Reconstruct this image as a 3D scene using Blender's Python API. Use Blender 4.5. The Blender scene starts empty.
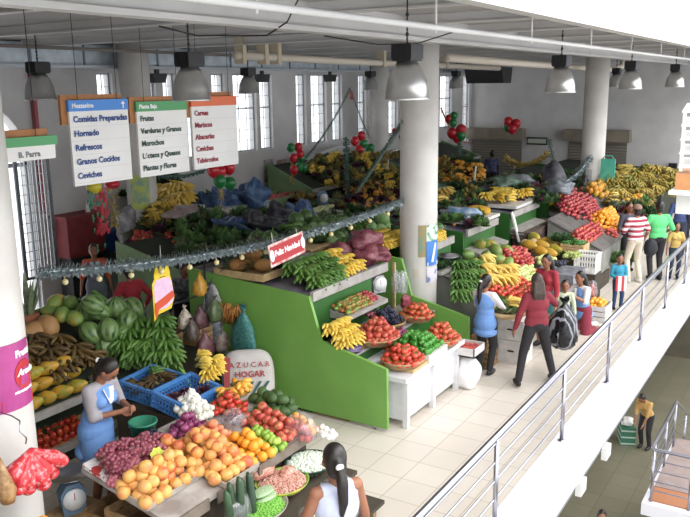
import bpy, math, random
from math import sin, cos, pi, radians as R, sqrt, atan2, hypot
from mathutils import Vector as V, Matrix as M
random.seed(7)
SC = bpy.context.scene
COL = SC.collection
# ------------------------------------------------------------------ camera, world, exposure
EYE = V((0, 0, 4.3)); YAW, PITCH, ROLL, FPX = 0.5568, 0.2165, -0.0134, 788.0
def _axes():
    cy, sy, cp, sp = cos(YAW), sin(YAW), cos(PITCH), sin(PITCH)
    f = V((cy*cp, sy*cp, -sp)); r = V((sy, -cy, 0)); u = r.cross(f)
    c, s = cos(ROLL), sin(ROLL)
    return r*c + u*s, u*c - r*s, f
AR, AU, AF = _axes()
cam = bpy.data.cameras.new('camera'); camo = bpy.data.objects.new('camera', cam); COL.objects.link(camo)
cam.sensor_fit = 'HORIZONTAL'; cam.sensor_width = 36; cam.lens = FPX/690*36; cam.clip_end = 300; cam.clip_start = .05
m = M((AR, AU, -AF)).transposed().to_4x4(); m.translation = EYE
camo.matrix_world = m
SC.camera = camo
W = bpy.data.worlds.new('world'); SC.world = W; W.use_nodes = True
bg = W.node_tree.nodes['Background']; bg.inputs[0].default_value = (.93, .96, 1, 1); bg.inputs[1].default_value = 1.5
SC.view_settings.view_transform = 'Standard'; SC.view_settings.look = 'None'
SC.view_settings.gamma = 1; SC.view_settings.use_curve_mapping = False
SC.view_settings.exposure = 0.75
sl = bpy.data.lights.new('skylight', 'AREA'); sl.energy = 1600; sl.shape = 'RECTANGLE'; sl.size = 30; sl.size_y = 6; sl.color = (1, .99, .97)
slo = bpy.data.objects.new('skylight', sl); COL.objects.link(slo); slo.location = (13, -3.5, 9.5); slo.rotation_euler = (R(25), 0, 0)

def at(px, py, z=None, x=None, y=None):
    d = AR*((px-345)/FPX) + AU*((258.5-py)/FPX) + AF
    t = (z-EYE.z)/d.z if z is not None else (x/d.x if x is not None else y/d.y)
    return EYE + d*t
# ------------------------------------------------------------------ materials
def lin(h):
    if not isinstance(h, str): return tuple(h)+(1,)
    c = [int(h[i:i+2], 16)/255 for i in (0, 2, 4)]; l = .3*c[0]+.6*c[1]+.1*c[2]; c = [v+(l-v)*.1 for v in c]
    return tuple(v/12.92 if v <= .04045 else ((v+.055)/1.055)**2.4 for v in c)+(1,)
MATS = {}
def mat(name, c1, c2=None, c3=None, sc=8, rough=.6, metal=0, bump=0, lo=.35, hi=.65, trans=0, emit=0, alpha=1, coat=0, band=None, bs=0):
    """c1/c2 mixed by noise, c3 mixed in per object"""
    if name in MATS: return MATS[name]
    m = bpy.data.materials.new(name); m.use_nodes = True; nt = m.node_tree; N = nt.nodes; L = nt.links
    b = N['Principled BSDF']; b.inputs['Roughness'].default_value = rough; b.inputs['Metallic'].default_value = metal
    if coat: b.inputs['Coat Weight'].default_value = coat
    tc = N.new('ShaderNodeTexCoord')
    src = None
    def mix(a, bb, fac):
        x = N.new('ShaderNodeMix'); x.data_type = 'RGBA'
        for k, val in ((6, a), (7, bb)):
            if isinstance(val, tuple): x.inputs[k].default_value = val
            else: L.new(val, x.inputs[k])
        L.new(fac, x.inputs[0]); return x.outputs[2]
    cur = lin(c1)
    if band:                                # stripes: ('X'|'Y'|'Z'|'R', colour, count per metre or round, share)
        ax, bc, cnt, share = band
        sep = N.new('ShaderNodeSeparateXYZ'); L.new(tc.outputs['Object'], sep.inputs[0])
        if ax == 'R':
            g = N.new('ShaderNodeMath'); g.operation = 'ARCTAN2'; L.new(sep.outputs[0], g.inputs[0]); L.new(sep.outputs[1], g.inputs[1])
            o = g.outputs[0]; k = cnt
        else: o = sep.outputs['XYZ'.index(ax)]; k = cnt*2*pi
        nz = N.new('ShaderNodeTexNoise'); nz.inputs['Scale'].default_value = sc; L.new(tc.outputs['Object'], nz.inputs[0])
        mu = N.new('ShaderNodeMath'); mu.operation = 'MULTIPLY_ADD'; L.new(o, mu.inputs[0]); mu.inputs[1].default_value = k
        m2 = N.new('ShaderNodeMath'); m2.operation = 'MULTIPLY'; L.new(nz.outputs[0], m2.inputs[0]); m2.inputs[1].default_value = bs
        L.new(m2.outputs[0], mu.inputs[2])
        s = N.new('ShaderNodeMath'); s.operation = 'SINE'; L.new(mu.outputs[0], s.inputs[0])
        g = N.new('ShaderNodeMapRange'); L.new(s.outputs[0], g.inputs[0]); g.inputs[1].default_value = share-.1; g.inputs[2].default_value = share+.1
        cur = mix(cur, lin(bc), g.outputs[0])
    if c2:
        nz = N.new('ShaderNodeTexNoise'); nz.inputs['Scale'].default_value = sc; nz.inputs['Detail'].default_value = 4
        L.new(tc.outputs['Object'], nz.inputs[0])
        rp = N.new('ShaderNodeMapRange'); rp.inputs[1].default_value = lo; rp.inputs[2].default_value = hi; L.new(nz.outputs[0], rp.inputs[0])
        if c3:                              # shift the noise per object
            oi = N.new('ShaderNodeObjectInfo'); ad = N.new('ShaderNodeVectorMath'); ad.operation = 'ADD'
            mm = N.new('ShaderNodeMath'); mm.operation = 'MULTIPLY'; mm.inputs[1].default_value = 40; L.new(oi.outputs['Random'], mm.inputs[0])
            cb = N.new('ShaderNodeCombineXYZ'); L.new(mm.outputs[0], cb.inputs[0]); L.new(tc.outputs['Object'], ad.inputs[0]); L.new(cb.outputs[0], ad.inputs[1])
            L.new(ad.outputs[0], nz.inputs[0])
        cur = mix(cur, lin(c2), rp.outputs[0]); 
    if c3:
        oi = N.new('ShaderNodeObjectInfo'); pw = N.new('ShaderNodeMapRange'); L.new(oi.outputs['Random'], pw.inputs[0])
        pw.inputs[3].default_value = 0; pw.inputs[4].default_value = .9
        cur = mix(cur, lin(c3), pw.outputs[0])
    if isinstance(cur, tuple): b.inputs['Base Color'].default_value = cur
    else: L.new(cur, b.inputs['Base Color'])
    if emit:
        b.inputs['Emission Color'].default_value = lin(c1); b.inputs['Emission Strength'].default_value = emit
    if alpha < 1:
        b.inputs['Alpha'].default_value = alpha
    if bump:
        nz = N.new('ShaderNodeTexNoise'); nz.inputs['Scale'].default_value = sc*4; L.new(tc.outputs['Object'], nz.inputs[0])
        bp = N.new('ShaderNodeBump'); bp.inputs['Strength'].default_value = bump; bp.inputs['Distance'].default_value = .01
        L.new(nz.outputs[0], bp.inputs['Height']); L.new(bp.outputs[0], b.inputs['Normal'])
    MATS[name] = m; return m
def tile_mat(name, c1, c2, grout, size, off=(0, 0)):
    m = bpy.data.materials.new(name); m.use_nodes = True; nt = m.node_tree; N = nt.nodes; L = nt.links
    b = N['Principled BSDF']; b.inputs['Roughness'].default_value = .35
    tc = N.new('ShaderNodeTexCoord'); mp = N.new('ShaderNodeMapping'); mp.inputs[1].default_value = (off[0], off[1], 0)
    L.new(tc.outputs['Object'], mp.inputs[0])
    br = N.new('ShaderNodeTexBrick'); br.offset = 0; br.inputs['Scale'].default_value = 1
    br.inputs['Brick Width'].default_value = size; br.inputs['Row Height'].default_value = size
    br.inputs['Mortar Size'].default_value = .006; br.inputs['Color1'].default_value = lin(c1); br.inputs['Color2'].default_value = lin(c2); br.inputs['Mortar'].default_value = lin(grout)
    L.new(mp.outputs[0], br.inputs[0])
    nz = N.new('ShaderNodeTexNoise'); nz.inputs['Scale'].default_value = 1.3; nz.inputs['Detail'].default_value = 6; L.new(tc.outputs['Object'], nz.inputs[0])
    mr = N.new('ShaderNodeMapRange'); L.new(nz.outputs[0], mr.inputs[0]); mr.inputs[3].default_value = .9; mr.inputs[4].default_value = 1.05
    mx = N.new('ShaderNodeVectorMath'); mx.operation = 'SCALE'; L.new(br.outputs[0], mx.inputs[0]); L.new(mr.outputs[0], mx.inputs['Scale'])
    L.new(mx.outputs[0], b.inputs['Base Color']); return m
def clear_mat(name, tint, gl=.12, dens=.15):
    if name in MATS: return MATS[name]
    m = bpy.data.materials.new(name); m.use_nodes = True; nt = m.node_tree; N = nt.nodes; L = nt.links
    N.remove(N['Principled BSDF']); out = N['Material Output']
    t = N.new('ShaderNodeBsdfTransparent'); g = N.new('ShaderNodeBsdfGlossy'); d = N.new('ShaderNodeBsdfDiffuse')
    g.inputs['Roughness'].default_value = .12; d.inputs[0].default_value = lin(tint); t.inputs[0].default_value = (1, 1, 1, 1)
    a = N.new('ShaderNodeMixShader'); a.inputs[0].default_value = dens; L.new(t.outputs[0], a.inputs[1]); L.new(d.outputs[0], a.inputs[2])
    b = N.new('ShaderNodeMixShader'); b.inputs[0].default_value = gl; L.new(a.outputs[0], b.inputs[1]); L.new(g.outputs[0], b.inputs[2])
    L.new(b.outputs[0], out.inputs[0]); MATS[name] = m; return m
# ------------------------------------------------------------------ mesh builder
class MB:
    def __init__(s): s.v = []; s.f = []; s.m = []; s.s = []
    def add(s, vs, fs, mi=0, sm=False, X=None):
        o = len(s.v); s.v += [tuple(X @ V(p)) if X else tuple(p) for p in vs]
        s.f += [tuple(i+o for i in f) for f in fs]; s.m += [mi]*len(fs); s.s += [sm]*len(fs); return s
    def box(s, x0, y0, z0, x1, y1, z1, mi=0, X=None):
        vs = [(x, y, z) for z in (z0, z1) for y in (y0, y1) for x in (x0, x1)]
        return s.add(vs, [(0, 2, 3, 1), (4, 5, 7, 6), (0, 1, 5, 4), (2, 6, 7, 3), (0, 4, 6, 2), (1, 3, 7, 5)], mi, False, X)
    def cbox(s, c, d, mi=0, X=None):
        return s.box(c[0]-d[0]/2, c[1]-d[1]/2, c[2]-d[2]/2, c[0]+d[0]/2, c[1]+d[1]/2, c[2]+d[2]/2, mi, X)
    def lathe(s, prof, n=16, mi=0, sm=True, X=None, sx=1, sy=1, cap=True):
        vs = [(r*cos(2*pi*i/n)*sx, r*sin(2*pi*i/n)*sy, z) for r, z in prof for i in range(n)]; k = len(prof)
        fs = [(a*n+i, a*n+(i+1) % n, (a+1)*n+(i+1) % n, (a+1)*n+i) for a in range(k-1) for i in range(n)]
        if cap: fs += [tuple(range(n-1, -1, -1)), tuple(range((k-1)*n, k*n))]
        return s.add(vs, fs, mi, sm, X)
    def ell(s, c, r, n=12, k=8, mi=0, X=None, fn=None):
        if not isinstance(r, (tuple, list)): r = (r, r, r)
        vs = [(0, 0, -1)]
        for a in range(1, k):
            t = -pi/2+pi*a/k
            vs += [(cos(t)*cos(2*pi*i/n), cos(t)*sin(2*pi*i/n), sin(t)) for i in range(n)]
        vs.append((0, 0, 1))
        if fn: vs = [fn(*p) for p in vs]
        fs = [(0, 1+(i+1) % n, 1+i) for i in range(n)]
        for a in range(k-2): fs += [(1+a*n+i, 1+a*n+(i+1) % n, 1+(a+1)*n+(i+1) % n, 1+(a+1)*n+i) for i in range(n)]
        o = 1+(k-2)*n; fs += [(o+i, o+(i+1) % n, len(vs)-1) for i in range(n)]
        T = M.Translation(V(c)) @ (X or M()) @ M.Diagonal((*r, 1))
        return s.add(vs, fs, mi, True, T)
    def tube(s, pts, r, n=8, mi=0, sm=True, cap=True):
        pts = [V(p) for p in pts]; k = len(pts)
        if not isinstance(r, (list, tuple)): r = [r]*k
        vs = []; up = None
        for i, p in enumerate(pts):
            d = (pts[min(i+1, k-1)]-pts[max(i-1, 0)]).normalized()
            if up is None: up = V((0, 0, 1)) if abs(d.z) < .9 else V((1, 0, 0))
            a = d.cross(up).normalized(); up = a.cross(d).normalized()
            vs += [p+(a*cos(2*pi*j/n)+up*sin(2*pi*j/n))*r[i] for j in range(n)]
        fs = [(a*n+i, (a+1)*n+i, (a+1)*n+(i+1) % n, a*n+(i+1) % n) for a in range(k-1) for i in range(n)]
        if cap: fs += [tuple(range(n)), tuple(range(k*n-1, (k-1)*n-1, -1))]
        return s.add(vs, fs, mi, sm)
    def cone(s, a, b, r0, r1, n=12):            # round cone (closed, for remeshing)
        a, b = V(a), V(b); s.tube([a, (a+b)/2, b], [r0, (r0+r1)/2, r1], n); s.ell(a, r0, n, 8); s.ell(b, r1, n, 8); return s
    def prism(s, poly, axis, a, b, mi=0, X=None):
        n = len(poly)
        def q(p, t): return {'x': (t, p[0], p[1]), 'y': (p[0], t, p[1]), 'z': (p[0], p[1], t)}[axis]
        vs = [q(p, a) for p in poly]+[q(p, b) for p in poly]
        fs = [tuple(range(n-1, -1, -1)), tuple(range(n, 2*n))]+[(i, (i+1) % n, n+(i+1) % n, n+i) for i in range(n)]
        return s.add(vs, fs, mi, False, X)
    def mesh(s, name, mats):
        me = bpy.data.meshes.new(name); me.from_pydata(s.v, [], s.f)
        for m in (mats if isinstance(mats, (list, tuple)) else [mats]): me.materials.append(m)
        me.polygons.foreach_set('material_index', s.m); me.polygons.foreach_set('use_smooth', s.s); me.update(); 
        import bmesh
        bm = bmesh.new(); bm.from_mesh(me); bmesh.ops.recalc_face_normals(bm, faces=bm.faces); bm.to_mesh(me); bm.free()
        return me
    def build(s, name, mats, parent=None, loc=(0, 0, 0), rz=0):
        return obj(name, s.mesh(name, mats), parent, loc, rz)
def obj(name, me, parent=None, loc=(0, 0, 0), rz=0):
    o = bpy.data.objects.new(name, me); COL.objects.link(o)
    o.location = loc; o.rotation_euler = (0, 0, rz)
    if parent: o.parent = parent
    return o
def tag(o, label, cat, group=None, kind=None):
    o['label'] = label; o['category'] = cat
    if group: o['group'] = group
    if kind: o['kind'] = kind
    return o
def struct(o): o['kind'] = 'structure'; return o
def thing(name, label, cat, loc=(0, 0, 0), rz=0, group=None):
    o = bpy.data.objects.new(name, None); COL.objects.link(o); o.location = loc; o.rotation_euler = (0, 0, rz); o.empty_display_size = .1
    return tag(o, label, cat, group)
def remesh(mb, vox, mats, name, it=3):
    me = mb.mesh(name, mats); o = obj(name, me)
    a = o.modifiers.new('r', 'REMESH'); a.mode = 'VOXEL'; a.voxel_size = vox; a.use_smooth_shade = True
    b = o.modifiers.new('s', 'SMOOTH'); b.factor = .6; b.iterations = it
    dg = bpy.context.evaluated_depsgraph_get(); dg.update()
    n = bpy.data.meshes.new_from_object(o.evaluated_get(dg), depsgraph=dg); bpy.data.objects.remove(o)
    n.name = name
    if not n.materials: n.materials.append(mats)
    for p in n.polygons: p.use_smooth = True
    return n
def text_mesh(s, size, mat_, align='LEFT', X=None, ext=.002, bold=.0, shear=0):
    cu = bpy.data.curves.new('t', 'FONT'); cu.body = s; cu.size = size; cu.extrude = ext; cu.align_x = align; cu.offset = bold; cu.resolution_u = 2; cu.shear = shear
    o = bpy.data.objects.new('t', cu); COL.objects.link(o); dg = bpy.context.evaluated_depsgraph_get(); dg.update()
    me = bpy.data.meshes.new_from_object(o.evaluated_get(dg), depsgraph=dg); bpy.data.objects.remove(o); me.name = 'lettering'
    me.materials.clear(); me.materials.append(mat_)
    if X: me.transform(X)
    return me
def face_frame(o, right, up):                  # text frame: local x -> right, y -> up
    r, u = V(right).normalized(), V(up).normalized(); n = r.cross(u)
    m = M((r, u, n)).transposed().to_4x4(); m.translation = V(o); return m
# common materials
white = mat('white_paint', 'e8e6e2', 'd9d6d0', sc=3, rough=.5)
wallm = mat('wall_plaster', 'cbc8c6', 'c0bdbb', sc=1.5, rough=.9)
ceilm = mat('ceiling_paint', 'a8a6a5', '9c9a99', sc=.8, rough=.8)
beamm = mat('beam_paint', 'c9c7c5', 'bcbab8', sc=1, rough=.45)
colm = mat('column_paint', 'd6d2cc', 'c9c4bd', sc=2, rough=.5)
galv = mat('galvanised_sheet', 'bac4ca', 'a0abb2', sc=5, rough=.45, metal=.25)
steel = mat('brushed_steel', 'b0b0bc', rough=.28, metal=1)
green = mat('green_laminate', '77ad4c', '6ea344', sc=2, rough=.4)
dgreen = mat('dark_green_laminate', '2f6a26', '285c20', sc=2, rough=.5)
black = mat('black_plastic', '17171a', rough=.5)
darkg = mat('dark_grey', '2c2c2e', rough=.6)
wood = mat('crate_wood', 'a98558', '8a6a43', sc=12, rough=.8)
pale_wood = mat('pale_wood', 'c9ab7c', 'b28f5e', sc=14, rough=.75)
blue_p = mat('blue_plastic', '4f8fd6', '3f7fc9', sc=5, rough=.35)
foam = mat('white_board', 'd8d4d0', 'c6c1bd', sc=8, rough=.6)
glass = clear_mat('window_glass', 'dfe8f0', .08, .03)
film = clear_mat('clear_bag', 'dcdce2', .07, .13)
red_t = mat('red_board', 'c02630', rough=.5)
# ------------------------------------------------------------------ structure
Y0, YW, XL, XB, CZ = 2.3, 13.2, -2.0, 31.4, 5.15
MB().box(XL, 2.6, -.25, XB, YW, 0).build('floor', tile_mat('market_tiles', 'd9cfc2', 'd3c8ba', 'b3a797', .44, (-7.61+.44*20, -3.76+.44*20))); struct(bpy.data.objects['floor'])
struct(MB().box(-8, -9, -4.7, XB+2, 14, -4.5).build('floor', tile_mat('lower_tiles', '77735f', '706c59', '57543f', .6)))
k = MB().box(XL, Y0, -.55, XB, 2.6, .012).box(XL, 2.42, -.85, XB, 2.62, -.55, 1)
struct(k.build('trim_1', [mat('curb_paint', 'efeff2', 'e4e4ea', sc=1, rough=.5), mat('slab_grey', '8f8f96', '84848c', sc=3, rough=.7)]))
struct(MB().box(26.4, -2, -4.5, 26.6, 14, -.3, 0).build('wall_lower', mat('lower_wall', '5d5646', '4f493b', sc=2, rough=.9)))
c = MB().box(XL, 2.25, CZ, XB, YW+.3, CZ+.2)
struct(c.build('ceiling', ceilm))
b = MB().box(XL, 2.2, 4.85, XB, 2.34, CZ+.25)
b.box(XL, 4.82, 4.9, XB, 4.88, CZ, 0).box(XL, 4.76, 4.85, XB, 4.94, 4.9, 0)
x = -1.25
while x < XB:
    b.box(x-.02, 2.34, 5.04, x+.02, 12.4, CZ).box(x-.06, 2.34, 5.02, x+.06, 12.4, 5.04); x += 2.1
struct(b.build('trim_2', beamm))
# back wall, left wall
struct(MB().box(XB, Y0-3, -.2, XB+.25, YW+.3, CZ).build('wall_back', wallm))
struct(MB().box(XL-.2, Y0, -.2, XL, YW+.3, CZ).build('wall_left', wallm))
# window wall with tall slots and an arched doorway
wins = [(11.55, 11.97), (12.77, 13.23), (13.45, 13.87), (14.2, 14.62), (15.12, 15.62), (15.93, 16.87), (17.02, 17.57), (18.7, 19.2), (19.45, 20.28), (20.6, 21.16), (22.15, 22.64), (24.1, 24.86), (25.5, 26.1), (28.3, 29.4), (30.5, 31.15)]
ZB, ZT = 2.62, 4.62; T = .28
w = MB(); DX0, DX1, SP = 7.2, 9.75, 2.9
w.box(XL, YW, -.2, DX0, YW+T, CZ)
xp = DX1
for (a, c_) in wins:
    zb = ZB if a < 30 else 1.9
    w.box(xp, YW, -.2, a, YW+T, CZ); w.box(a, YW, -.2, c_, YW+T, zb); w.box(a, YW, ZT, c_, YW+T, CZ); xp = c_
w.box(xp, YW, -.2, XB, YW+T, CZ)
cx, rr = (DX0+DX1)/2, (DX1-DX0)/2
for i in range(20):
    t0, t1 = pi*i/20, pi*(i+1)/20
    xa, xb_, za, zb_ = cx-rr*cos(t0), cx-rr*cos(t1), SP+rr*sin(t0), SP+rr*sin(t1)
    w.add([(xa, YW, za), (xb_, YW, zb_), (xb_, YW, CZ), (xa, YW, CZ), (xa, YW+T, za), (xb_, YW+T, zb_), (xb_, YW+T, CZ), (xa, YW+T, CZ)], [(0, 1, 2, 3), (7, 6, 5, 4), (0, 4, 5, 1)])
struct(w.build('wall_window', wallm))
winf = mat('window_steel', 'a7adb3', rough=.5, metal=.3)
for i, (a, c_) in enumerate(wins):
    zb = ZB if a < 30 else 1.9
    f = MB(); y = YW+.1
    for (p, q) in ((a, a+.035), (c_-.035, c_)): f.box(p, y, zb, q, y+.04, ZT)
    f.box(a, y, zb, c_, y+.04, zb+.04).box(a, y, ZT-.04, c_, y+.04, ZT)
    f.box(a, y, (zb+ZT)/2+.1, c_, y+.04, (zb+ZT)/2+.13)
    n = 2 if c_-a < .7 else 3
    for j in range(1, n): f.box(a+(c_-a)*j/n-.008, y, zb, a+(c_-a)*j/n+.008, y+.02, ZT)
    for j in range(1, 7): f.box(a, y, zb+(ZT-zb)*j/7-.006, c_, y+.02, zb+(ZT-zb)*j/7+.006)
    o = struct(f.build('window_%d' % (i+1), winf))
    MB().box(a, y+.022, zb, c_, y+.03, ZT).build('pane', glass, o)
f = MB()
for p in (7.2, 8.45, 9.2, 9.7): f.box(p, YW+.08, 0, p+.05, YW+.13, 3.0 if p > 9.5 or p < 8 else 4.0)
f.box(7.2, YW+.08, 2.85, 9.75, YW+.13, 2.93)
o = struct(f.build('door_1', winf)); MB().box(7.25, YW+.1, 0, 9.7, YW+.11, 2.85).build('pane', glass, o)
# columns
def column(x, y, label, r=.3):
    o = MB().lathe([(r+.005, 0), (r, .3), (r, 2.2), (r+.004, 2.24), (r+.004, 2.3), (r, 2.34), (r, 3.3), (r+.004, 3.31), (r, 3.32), (r, CZ)], 40, X=M.Translation((x, y, 0))).build('column', colm)
    return tag(o, label, 'column', None)
column(3.57, 5.6, 'round white column with a pink poster, at the left edge of the photo', .3)
column(11.25, 5.6, 'round white column with a blue flyer standing in the middle of the market')
column(21.8, 5.6, 'round white column with a turquoise bag hanging on it, before the shutters', .31)
column(11.45, 12.0, 'round white column with a green poster, behind the hanging signs')
column(21.9, 12.3, 'round column before the tall windows, behind the yellow flowers')
# duct
d = MB().box(XL, 12.45, 4.74, 30.2, 12.95, 5.13)
o = tag(d.build('air_duct', galv), 'long galvanised air duct under the ceiling along the window wall', 'duct')
s_ = MB(); x = -1.4
while x < 30: s_.box(x, 12.43, 4.72, x+.04, 12.97, 5.145); x += 1.2 if int(x*10) % 3 else .75
s_.build('flange', mat('flange_steel', '6f7880', rough=.5, metal=.6), o)
s_ = MB().box(XL, 12.3, 4.68, 30.2, 12.42, 4.74); s_.build('rail', winf, o)
# ------------------------------------------------------------------ pipes and railing
def tube_thing(name, label, cat, pts, r, m_, n=10):
    return tag(MB().tube(pts, r, n).build(name, m_), label, cat)
o = tube_thing('ceiling_pipe', 'thin white pipe hung below the ceiling edge along the balcony', 'pipe', [(-1.9, 2.56, 4.7), (30, 2.56, 4.7)], .022, beamm)
for x in (3.3, 5.4, 7.5, 9.6, 11.7, 13.8, 16, 18, 20, 22): MB().tube([(x, 2.56, 4.66), (x, 2.56, CZ)], .01, 6).build('hanger', beamm, o)
o = tube_thing('ceiling_pipe', 'thick cream pipe with clamps below the ceiling, between duct and middle column', 'pipe', [(11.2, 9.2, 4.84), (15, 9.2, 4.8), (24, 9.2, 4.75)], .075, mat('cream_pipe', 'cbbfae', rough=.6))
for x in (11.35, 12.0, 12.4, 16.5, 20): MB().box(x-.05, 9.1, 4.7, x+.05, 9.3, CZ).build('clamp', mat('clamp', 'b9ab90', rough=.7), o)
tube_thing('ceiling_pipe', 'cream pipe with a bend near the right hand column, below the ceiling', 'pipe', [(14, 6.4, 4.78), (20, 6.4, 4.72), (25, 6.0, 4.66), (25.4, 5.8, 4.75), (25.5, 5.8, 5.1)], .08, MATS['cream_pipe'])
tube_thing('ceiling_pipe', 'slim dark conduit running in front of the air duct', 'pipe', [(6, 11.2, 4.98), (30, 11.2, 4.9)], .03, mat('conduit', '7d746c', rough=.6))
tube_thing('ceiling_cable', 'black cable looping under the ceiling above the middle sign', 'cable', [(6.1, 4.2, 5.14), (6.4, 4.6, 4.9), (6.6, 5.0, 4.8), (5.9, 5.3, 4.78), (5.4, 5.3, 4.84)], .008, black, 6)
tube_thing('ceiling_cable', 'black cable sagging beside the lamp of the middle column', 'cable', [(7.5, 4.9, 4.83), (8.2, 4.6, 4.75), (8.6, 4.3, 4.77), (8.8, 3.9, 4.9)], .008, black, 6)
# balcony railing
rail = thing('balcony_railing', 'stainless steel balcony railing with four thin bars along the market edge', 'railing', (0, 2.5, 0))
MB().tube([(-1.5, 0, .98), (26, 0, .98)], .033, 12).build('handrail', steel, rail)
for z in (.9, .7, .5, .3): MB().tube([(-1.5, .01, z), (26, .01, z)], .011, 8).build('bar', steel, rail)
x = 2.3
while x < 26:
    MB().tube([(x, 0, 0), (x, 0, .955)], .025, 10).lathe([(.045, 0), (.045, .012)], 12, X=M.Translation((x, 0, 0.012))).build('post', steel, rail); x += 2.225
# lower stair landing with rail
lp = thing('stair_landing', 'lower stair landing with steel rails and terracotta treads', 'stairs', (12.35, 2.0, -2.3))
lm = mat('landing_white', 'dedbe0', rough=.5); tr = mat('terracotta', '93807a', '86736d', sc=5, rough=.6); br = mat('step_brown', 'a8683f', rough=.5)
MB().box(-.12, -3.4, -.2, 2.6, .08, 0).build('slab', lm, lp)
MB().box(.02, -3.4, 0, .5, 0, .02).build('edge_strip', br, lp)
MB().box(.5, -3.4, 0, 2.6, 0, .03).build('tread', tr, lp)
for i in range(6):
    MB().box(2.6+.3*i, -3.4, -.17*i-.2, 2.9+.3*i, -.05, -.17*(i+1)).build('tread', tr, lp)
for z, r in ((.9, .028), (.72, .012), (.54, .012), (.36, .012), (.2, .012)):
    MB().tube([(0, -3.4, z), (0, -.05, z), (.05, 0, z), (2.2, 0, z), (5.5, 0, z-1.7)], r, 8).build('handrail' if r > .02 else 'bar', steel, lp)
for p in ((0, -.04, 0), (.3, 0, 0), (0, -.6, 0), (1.3, 0, 0), (2.2, 0, 0), (0, -2, 0), (3.6, 0, -.8)):
    MB().tube([p, (p[0], p[1], p[2]+.9)], .02, 8).build('post', steel, lp)
# mezzanine end opposite, top right
mz = thing('mezzanine_ledge', 'white mezzanine ledge with wooden block and slatted white rack, at the right edge', 'ledge', (9.6, 1.45, .07))
MB().box(-.12, -2.6, 2.97, 1.6, .12, 3.01).box(-.0, -2.6, 2.74, 1.5, .05, 2.97).build('slab', white, mz)
MB().box(.03, -2.6, 3.01, .6, .08, 3.2).build('wooden_block', mat('orange_wood', 'c98a55', 'b87843', sc=9, rough=.5), mz)
MB().box(.05, .02, 3.22, .09, .055, 3.93).build('post', white, mz)
for i in range(5):
    MB().box(-.05, -.75, 0, .3, .1, .012, X=M.Translation((.1, -.03, 3.27+.155*i)) @ M.Rotation(R(-14), 4, 'Y')).build('slat', white, mz)
# under-balcony wall lights on the slab
for i, (px, py) in enumerate(((609, 452), (584, 487))):
    p = at(px, py, y=2.33)
    tag(MB().box(-.12, -.03, -.09, .12, .05, .09).build('wall_box', white, None, (p.x, 2.36, p.z)), 'white box fixed below the balcony edge, %s' % ('the farther of two' if i == 0 else 'the nearer of two, above the climbing person'), 'wall box')
# ------------------------------------------------------------------ high-bay lamps
bell = mat('aluminium_bell', 'c9c8c6', 'b8b7b5', sc=3, rough=.28, metal=.75)
def bell_lamp(x, y, label, s=1):
    t = thing('bell_lamp', label, 'lamp', (x, y, 4.15), 0, None)
    r = .215*s
    MB().lathe([(r, 0), (r+.008, .01), (r, .02), (r*.95, .12), (r*.86, .21), (r*.68, .29), (.11, .35), (.1, .35), (r*.66, .28), (r*.84, .2), (r*.93, .11), (r*.98, 0)], 28, cap=False).build('reflector', bell, t)
    MB().lathe([(.0, .0), (r*.97, .0), (r*.97, .006), (0, .006)], 28, cap=False).build('lens', clear_mat('lamp_lens', 'cfcfcf', .2, .5), t)
    q = MB().lathe([(.1, .34), (.105, .36), (.1, .38)], 20).box(-.12, -.1, .37, .12, .1, .53)
    for i in range(5): q.box(-.13, -.11+.05*i, .39, .13, -.095+.05*i, .52)
    q.build('ballast', black, t)
    q = MB().tube([(0, 0, .5), (0, 0, 1.0)], .008, 6)
    for i in range(7): q.ell((0, 0, .53+.045*i), (.02, .008, .024) if i % 2 else (.008, .02, .024), 6, 4)
    q.build('chain', darkg, t)
for x, y, l in ((7.0, 3.62, 'large bell lamp hanging before the middle column'), (11.6, 3.5, 'bell lamp hanging just left of the right hand column'),
                (16.1, 3.5, 'bell lamp hanging right of the right hand column'), (20.4, 3.42, 'bell lamp nearest the right edge of the photo'),
                (6.75, 6.2, 'bell lamp hanging in front of the green topped sign'), (7.45, 9.7, 'bell lamp above the grilled gate at far left'),
                (13.3, 10.6, 'bell lamp before the wide tall window, right of the signs'), (19.8, 11.4, 'small bell lamp at the rear column'),
                (23, 10.2, 'small bell lamp right behind the middle column'), (23.9, 5.6, 'small dim bell lamp close behind the right hand column')):
    bell_lamp(x, y, l)
for px, l in ((157, 'black floodlight under the duct, above the green topped sign'), (262, 'black floodlight under the duct beside the bell lamp'), (330, 'black floodlight under the duct, third from left')):
    p = at(px, 77, y=12.6); t = thing('floodlight', l, 'floodlight', (p.x, 12.6, 4.5))
    MB().prism([(-.22, .1), (.22, .1), (.15, -.1), (-.15, -.1)], 'y', -.1, .1).build('housing', black, t); MB().box(-.05, -.03, .1, .05, .03, .25).build('bracket', darkg, t)
t = thing('air_vent_box', 'dark slanted box hanging under the duct near the rear wall', 'vent', (27.4, 10.5, 4.55))
MB().prism([(-.55, .3), (.55, .3), (.45, -.25), (-.3, -.25)], 'y', -.3, 1.1).build('housing', darkg, t); MB().tube([(0, .3, .3), (0, .3, .6)], .03).build('bracket', darkg, t)
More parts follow.
